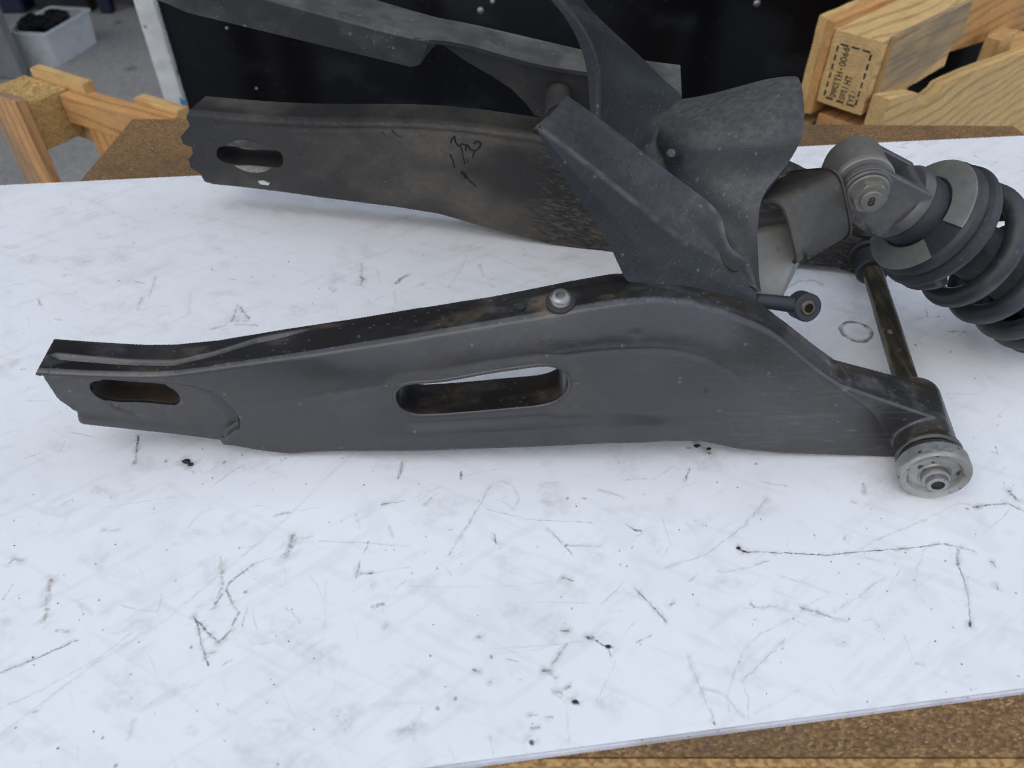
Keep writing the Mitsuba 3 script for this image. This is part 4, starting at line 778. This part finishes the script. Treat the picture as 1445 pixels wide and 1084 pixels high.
# ------------------------------------------------------------------ three-lobed mudguard between the arms
MG = SW + '__mudguard'
T_ = pts_y([(800, 135, .450), (832, 157, .448), (885, 197, .441), (935, 236, .432), (975, 266, .425), (1005, 290, .418), (1019, 310, .412), (1024, 332, .405), (1032, 350, .400), (1052, 366, .396), (1063, 388, .393), (1069, 412, .390)])
K_ = pts_y([(757, 177, .412), (800, 208, .409), (845, 243, .405), (890, 280, .401), (930, 312, .398), (965, 340, .396), (1000, 360, .394), (1030, 378, .392), (1067, 404, .391)])
B_ = pts_y([(756, 181, .411), (775, 217, .408), (796, 252, .404), (838, 312, .398), (862, 350, .392), (884, 398, .384), (945, 402, .382), (1005, 414, .382), (1066, 436, .382)])
def mid(a, b, t): return a * (1 - t) + b * t
T_, K_, B_ = smooth_line(T_, 40, 2), smooth_line(K_, 40, 2), smooth_line(B_, 40, 1)
gA = patch([T_, mid(T_, K_, .5) + [0, 0, -.002], K_, mid(K_, B_, .5) + [0, -.002, 0], B_], 80, 90, 1.6, 1, 2)
parts = [sheet(gA, .0028)]
rowsC = [
 [(962, 140, .549), (992, 135, .546), (1050, 120, .530), (1100, 109, .518), (1122, 108, .512)],
 [(940, 160, .530), (985, 158, .512), (1050, 145, .502), (1110, 132, .493), (1132, 128, .489)],
 [(928, 192, .506), (980, 198, .480), (1045, 195, .466), (1108, 190, .460), (1132, 188, .458)],
 [(936, 224, .486), (985, 236, .463), (1040, 242, .452), (1088, 240, .448), (1107, 237, .447)],
 [(952, 256, .466), (998, 274, .447), (1040, 281, .437), (1066, 281, .434), (1078, 275, .435)],
 [(982, 288, .446), (1010, 305, .434), (1042, 315, .425), (1062, 314, .422), (1070, 312, .422)],
 [(1000, 318, .432), (1022, 335, .421), (1046, 346, .414), (1062, 352, .410), (1068, 352, .409)],
 [(1020, 360, .412), (1045, 382, .402), (1060, 396, .397), (1069, 408, .394), (1074, 412, .393)]]
gC = patch([pts_y(r_) for r_ in rowsC], 90, 70, 1, 2, 2)
# the recess near the foot, on the A/C junction, is a dark plate laid on below
parts.append(sheet(gC, .0028))
rowsB = [
 [(768, -32, .520), (785, -28, .523), (800, -26, .526), (812, -20, .53)],
 [(787, 0, .511), (802, 1, .522), (817, 4, .534), (830, 9, .545)],
 [(815, 33, .506), (832, 36, .520), (850, 40, .535), (868, 47, .550)],
 [(836, 72, .501), (858, 76, .518), (882, 78, .535), (905, 81, .552)],
 [(845, 112, .496), (872, 114, .515), (905, 115, .532), (938, 113, .550)],
 [(845, 150, .489), (880, 155, .510), (920, 152, .530), (962, 139, .549)],
 [(850, 185, .478), (880, 192, .495), (910, 186, .512), (942, 162, .532)],
 [(885, 208, .468), (900, 220, .480), (915, 218, .496), (930, 192, .511)],
 [(930, 242, .452), (936, 246, .460), (940, 244, .472), (938, 224, .491)]]
gB = patch([pts_y(r_) for r_ in rowsB], 90, 50, 1, 2, 2)
parts.append(sheet(gB, .0028))
# turned-back flange on the tall lobe's left edge
eB = gB[:76, 0]; fl = np.stack([eB, eB + np.array([-.010, .012, -.004])], 0)
parts.append(sheet(patch([eB, eB + np.linspace(.002, 1, 76)[:, None] * 0 + np.array([-.007, .010, -.001]) * np.sin(np.linspace(.4, 2.9, 76))[:, None]], 8, 60, .5, 1, 2), .002))
mgm = trimesh.util.concatenate(parts)
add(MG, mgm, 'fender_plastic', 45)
labels[MG] = {'label': 'three-lobed dusty black plastic mudguard'}
du_, dv_ = np.gradient(gA, axis=1), np.gradient(gA, axis=0)
gp = np.array([proj(p) for p in gA.reshape(-1, 3)]).reshape(gA.shape[0], gA.shape[1], 2)
ij = np.unravel_index(np.argmin(np.linalg.norm(gp - [1029, 370], axis=2)), gp.shape[:2])
gn = unit(np.cross(du_[ij], dv_[ij])); gn = gn if gn @ (CAM - gA[ij]) > 0 else -gn
eye = []
for x, y in [(1016, 357), (1022, 357), (1031, 362), (1038, 369), (1041, 377), (1041, 383), (1034, 383), (1025, 377), (1018, 368)]:
    d = ray(x, y); eye.append(CAM + d * (((gA[ij] - CAM) @ gn) / (d @ gn)))
add(MG + '__recess_dark_plate', tm(m3.Manifold.hull_points(np.array([p + gn * k for p in eye for k in (-.003, .0007)], np.float32))), 'crumb_hole_dark', False)  # thin dark plate on the lobe, shade of a recess put into its colour
add(MG + '__rivet', cyl(.0032, -.0012, .002, aty(947, 217, .474), unit([0, .7, -.6])), 'guard_plastic')

# ------------------------------------------------------------------ shock link: cast strut, sleeve, knuckle
LK = SW + '__shock_link'
YK = .455
BOLT = aty(1222, 268, YK); bdir = unit([.05, 1, .06])
KR = .0192
KC = BOLT + bdir * .0215
def sph(p, r): return m3.Manifold.sphere(r, 28).translate(np.asarray(p).tolist())
strut = m3.Manifold.batch_hull([sph(aty(1066, 424, .412), .004), sph(aty(1092, 424, .412), .004), sph(aty(1066, 424, .440), .004), sph(aty(1096, 418, .440), .004), sph(aty(1062, 335, .440), .006), sph(aty(1128, 322, .447), .006), sph(aty(1062, 325, .470), .006), sph(aty(1145, 308, .470), .006)])
strut2 = m3.Manifold.batch_hull([sph(aty(1085, 325, .456), .011), sph(aty(1160, 290, .474), .013), sph(aty(1168, 285, .482), .013)])
arch = trimesh.creation.revolve([(.0, -.09), (.030, -.09), (.030, .09), (0, .09)], sections=80)
arch = to_frame(arch, aty(1166, 420, .440), (.1, 1, .12))
sm = tm(((strut - man(arch)) + strut2).refine_to_length(.003)); sm = trimesh.Trimesh(sm.vertices, sm.faces); trimesh.smoothing.filter_taubin(sm, iterations=8)
add(LK, sm, 'cast_grey', 45)
kn = m3.Manifold.batch_hull([man(cyl(KR, -.0145, .0145, KC, bdir)), sph(aty(1172, 286, .470), .0145), sph(aty(1170, 288, .478), .0145)])
kn = kn.trim_by_plane(bdir.tolist(), float((KC - bdir * .0145) @ bdir))
add(LK + '__knuckle', tm(kn), 'link_grey', 40)
add(LK + '__face_ring', ringm(.0145, KR + .0006, -.0010, .004, KC - bdir * .0146, bdir), 'cast_grey', 30)
# sleeve: a bent sheet wrapped over the strut, with a turned-out lip at its end
ax0, ax1 = aty(1085, 328, .440), aty(1152, 290, .466)
def arc_row(c, axis, r1, r2, a0, a1, n=24):
    a = unit(axis); side = unit(np.cross(a, [0, 0, 1])); upv = np.cross(side, a)
    th = np.radians(np.linspace(a0, a1, n)); return np.array([c + side * math.cos(x) * r1 + upv * math.sin(x) * r2 for x in th])
def box_row(c, axis, R0, a0, a1, n=40, rot=28):
    a = unit(axis); side = unit(np.cross(a, [0, 0, 1])); upv = np.cross(side, a)
    th = np.radians(np.linspace(a0, a1, n)); w = th - math.radians(rot)
    r = R0 / (np.abs(np.cos(w)) ** 5 + np.abs(np.sin(w)) ** 5) ** .2
    return np.array([c + side * math.cos(x) * q + upv * math.sin(x) * q for x, q in zip(th, r)])
axd = ax1 - ax0
rows = []
for k in np.linspace(-.12, 1.0, 10):
    c = ax0 + axd * k; rows.append(box_row(c, axd, .0228, -12 - 62 * max(0, min(1, k * 1.6)) ** .8, 155))
c = ax0 + axd * 1.015; rows.append(box_row(c, axd, .0250, -76, 157))
slv = sheet(np.array([smooth_line(r_, 90, 1) for r_ in rows]), .0020, away=ax0 + axd * .5)
add(LK + '__sleeve', slv, 'sleeve_black', 40)
add(LK + '__sleeve__lip', tube(np.array([r_[0] for r_ in rows[:-1]]), .0014, 8), 'sleeve_black', True)
add(LK + '__sleeve__lip', tube(box_row(ax0 + axd * 1.0, axd, .0247, -76, 157, 80), .0012, 8), 'sleeve_black', True)

# small cable guide beside the link
g0, g1_ = aty(1070, 424, .392), aty(1134, 432, .394)
cgm = m3.Manifold.batch_hull([sph(g0, .0045), sph(g0 + [.004, .004, -.004], .004), sph(g1_ + (g0 - g1_) * .30, .0052)])
gx = unit([.15, -.9, .42])
cgd = man(cyl(.0092, -.006, .006, g1_, gx)) - man(cyl(.0052, -.02, .02, g1_, gx))
cgd = cgd + (cgm - man(cyl(.0052, -.02, .02, g1_, gx)))
add(SW + '__cable_guide', tm(cgd), 'rubber_black', 35)
add(SW + '__cable_guide__eyelet', ringm(.0030, .0050, -.0065, .0068, g1_, gx), 'shaft_steel', 30)
thing(SW, 'black motorcycle swingarm with two arms and mudguard lying on the white board', 'swingarm')

# ------------------------------------------------------------------ shock absorber
SH = 'shock_absorber'
sa = unit([.865, -.017, -.503]); S0 = KC + bdir * -.002
def sp(t): return S0 + sa * t
# fork: two cheeks and a round base
perp = unit(np.cross(bdir, sa))
def cheek(off):
    c = S0 + bdir * off
    return m3.Manifold.batch_hull([man(cyl(.0164, -.003, .003, c, bdir)), man(cyl(.004, -.003, .003, c + sa * .037 + perp * .0158, bdir)), man(cyl(.004, -.003, .003, c + sa * .037 - perp * .0158, bdir))])
fork = cheek(-.0178) + cheek(.0178)
base_ = m3.Manifold.batch_hull([man(cyl(.0262, .038, .043, S0, sa)), man(cyl(.0245, .0355, .038, S0, sa))])
slabm = m3.Manifold.batch_hull([man(cyl(.004, -.0202, .0202, S0 + sa * .037 + perp * k, bdir)) for k in (-.0158, .0158)])
fk = tm(fork + base_ + slabm)
add(SH + '__fork', fk, 'clevis_grey', 35)
add(SH + '__fork__washer', ringm(.004, .0158, -.0052, -.0030, S0 + bdir * -.0178, bdir), 'clevis_grey', 30)
bc = S0 + bdir * -.0230
hexm = tm(m3.Manifold.cylinder(.0078, .0112, .0112, 6) ^ m3.Manifold.revolve(m3.CrossSection([[(0, 0), (.012, 0), (.012, .0062), (.0098, .0080), (0, .0080)]]), 48))
add(SH + '__mounting_bolt', to_frame(hexm, bc, -bdir), 'bolt_grey', 25)
add(SH + '__mounting_bolt__flange', lathe([(0, 0), (.0132, 0), (.0136, .0006), (.0128, .0014), (0, .0016)], bc, -bdir), 'bolt_grey', 30)
add(SH + '__mounting_bolt__head', cyl(.0070, .0070, .0102, bc, -bdir, .0006, 32), 'bolt_grey', 30)
m = meshkit.text_mesh('8', .0055, .0006, True); m.apply_translation([-m.centroid[0], -m.centroid[1], 0]); m.vertices = bc - bdir * .0102 + np.outer(m.vertices[:, 0], [1, 0, 0]) + np.outer(m.vertices[:, 1], unit([0, .06, 1])) - np.outer(m.vertices[:, 2], bdir); m.fix_normals()
add(SH + '__mounting_bolt__grade_mark', m, 'crumb_hole_dark', False)
# rubber bump dome, spring seat, ring retainer
add(SH + '__bump_stop', lathe([(0, .042), (.0215, .042), (.0240, .045), (.0252, .050), (.0250, .058), (.0254, .062), (.0254, .074), (0, .074)], S0, sa), 'rubber_black', 35)
add(SH + '__spring_seat', lathe([(.025, .0585), (.0405, .0622), (.0428, .0648), (.0433, .069), (.0418, .073), (.0450, .0745), (.0460, .078), (.0445, .082), (.034, .0835), (.025, .081), (.025, .0585)], S0, sa, 96), 'rubber_black', 30)
def cring(a0, a1, r0, r1, h0, h1):
    x, y, a = frame(sa); th = np.radians(np.linspace(a0, a1, 60))
    G = np.array([[S0 + sa * h + (x * math.cos(t) + y * math.sin(t)) * r for t in th] for r, h in ((r0, h0), (r0 + .001, h0 - .0012), ((r0 + r1) / 2, (h0 * .45 + h1 * .55) - .0014), (r1 - .001, h1 - .0012), (r1, h1 - .0002))])
    return sheet(G, .0026)
x_, y_, _ = frame(sa)
RA = (8, 158, -166, -62)
add(SH + '__retaining_ring', cring(RA[0], RA[1], .0262, .0418, .0578, .0612), 'seat_grey', 35)
add(SH + '__retaining_ring', cring(RA[2], RA[3], .0262, .0418, .0578, .0612), 'seat_grey', 35)
# spring and damper
R_, wr_, pitch, t0, t1 = .0380, .0074, .0300, .0860, .1945
nT = (t1 - t0) / pitch; ph0 = math.radians(-150)
tt = np.linspace(0, 1, 520)
tz = t0 + (t1 - t0) * np.clip((tt * (nT + .75) - .05) / nT, 0, 1)
th = ph0 + 2 * np.pi * (nT + .75) * tt
P = np.array([S0 + sa * a + (x_ * math.cos(b) + y_ * math.sin(b)) * R_ for a, b in zip(tz, th)])
add(SH + '__spring', tube(P, wr_, 24), 'spring_paint', True)
add(SH + '__damper_body', lathe([(0, .075), (.0205, .075), (.0205, .125), (.0215, .126), (.0215, .129), (.0205, .130), (.0205, .200), (0, .200)], S0, sa), 'rubber_black', 30)
add(SH + '__spring_seat', cyl(.044, .2022, .208, S0, sa), 'rubber_black')
print('seat z', sp(.208)[2], 'proj seat', proj(sp(.07)), 'frame', proj(sp(.19)))
add(SH + '__end_eye', tm(m3.Manifold.batch_hull([man(cyl(.016, .2082, .215, S0, sa)), man(cyl(.012, -.015, .015, sp(.232), bdir))])), 'clevis_grey')
thing(SH, 'coil spring shock absorber bolted to the swingarm at the right edge', 'shock absorber')

# ------------------------------------------------------------------ crumbs of dirt on the board
cr = []
for k in range(150):
    px, py = rng.uniform(0, 1445), rng.uniform(280, 1060); p = atz(px, py)
    m = trimesh.creation.icosphere(1, 1.0); m.vertices *= rng.uniform(.00025, .0006) * np.array([1, rng.uniform(.5, 1), .5]); m.vertices += p + [0, 0, .0003]; cr.append(m)
for px, py, sc in ((263, 652, .0024), (269, 656, .0016), (983, 630, .0018), (1000, 634, .0014), (1042, 774, .0012), (858, 913, .0013), (812, 991, .0013)):
    m = trimesh.creation.icosphere(2, 1.0); m.vertices *= (1 + .8 * (meshkit.fbm(m.vertices * 2 + px, 3)[:, None] - .5)) * sc * np.array([1.2, .8, .5]); m.vertices += atz(px, py) + [0, 0, sc * .3]; cr.append(m)
add('dirt_crumbs', trimesh.util.concatenate(cr), 'crumb_hole_dark', True)
labels['dirt_crumbs'] = {'label': 'loose dark crumbs of dirt scattered over the white board', 'category': 'dirt', 'kind': 'stuff'}
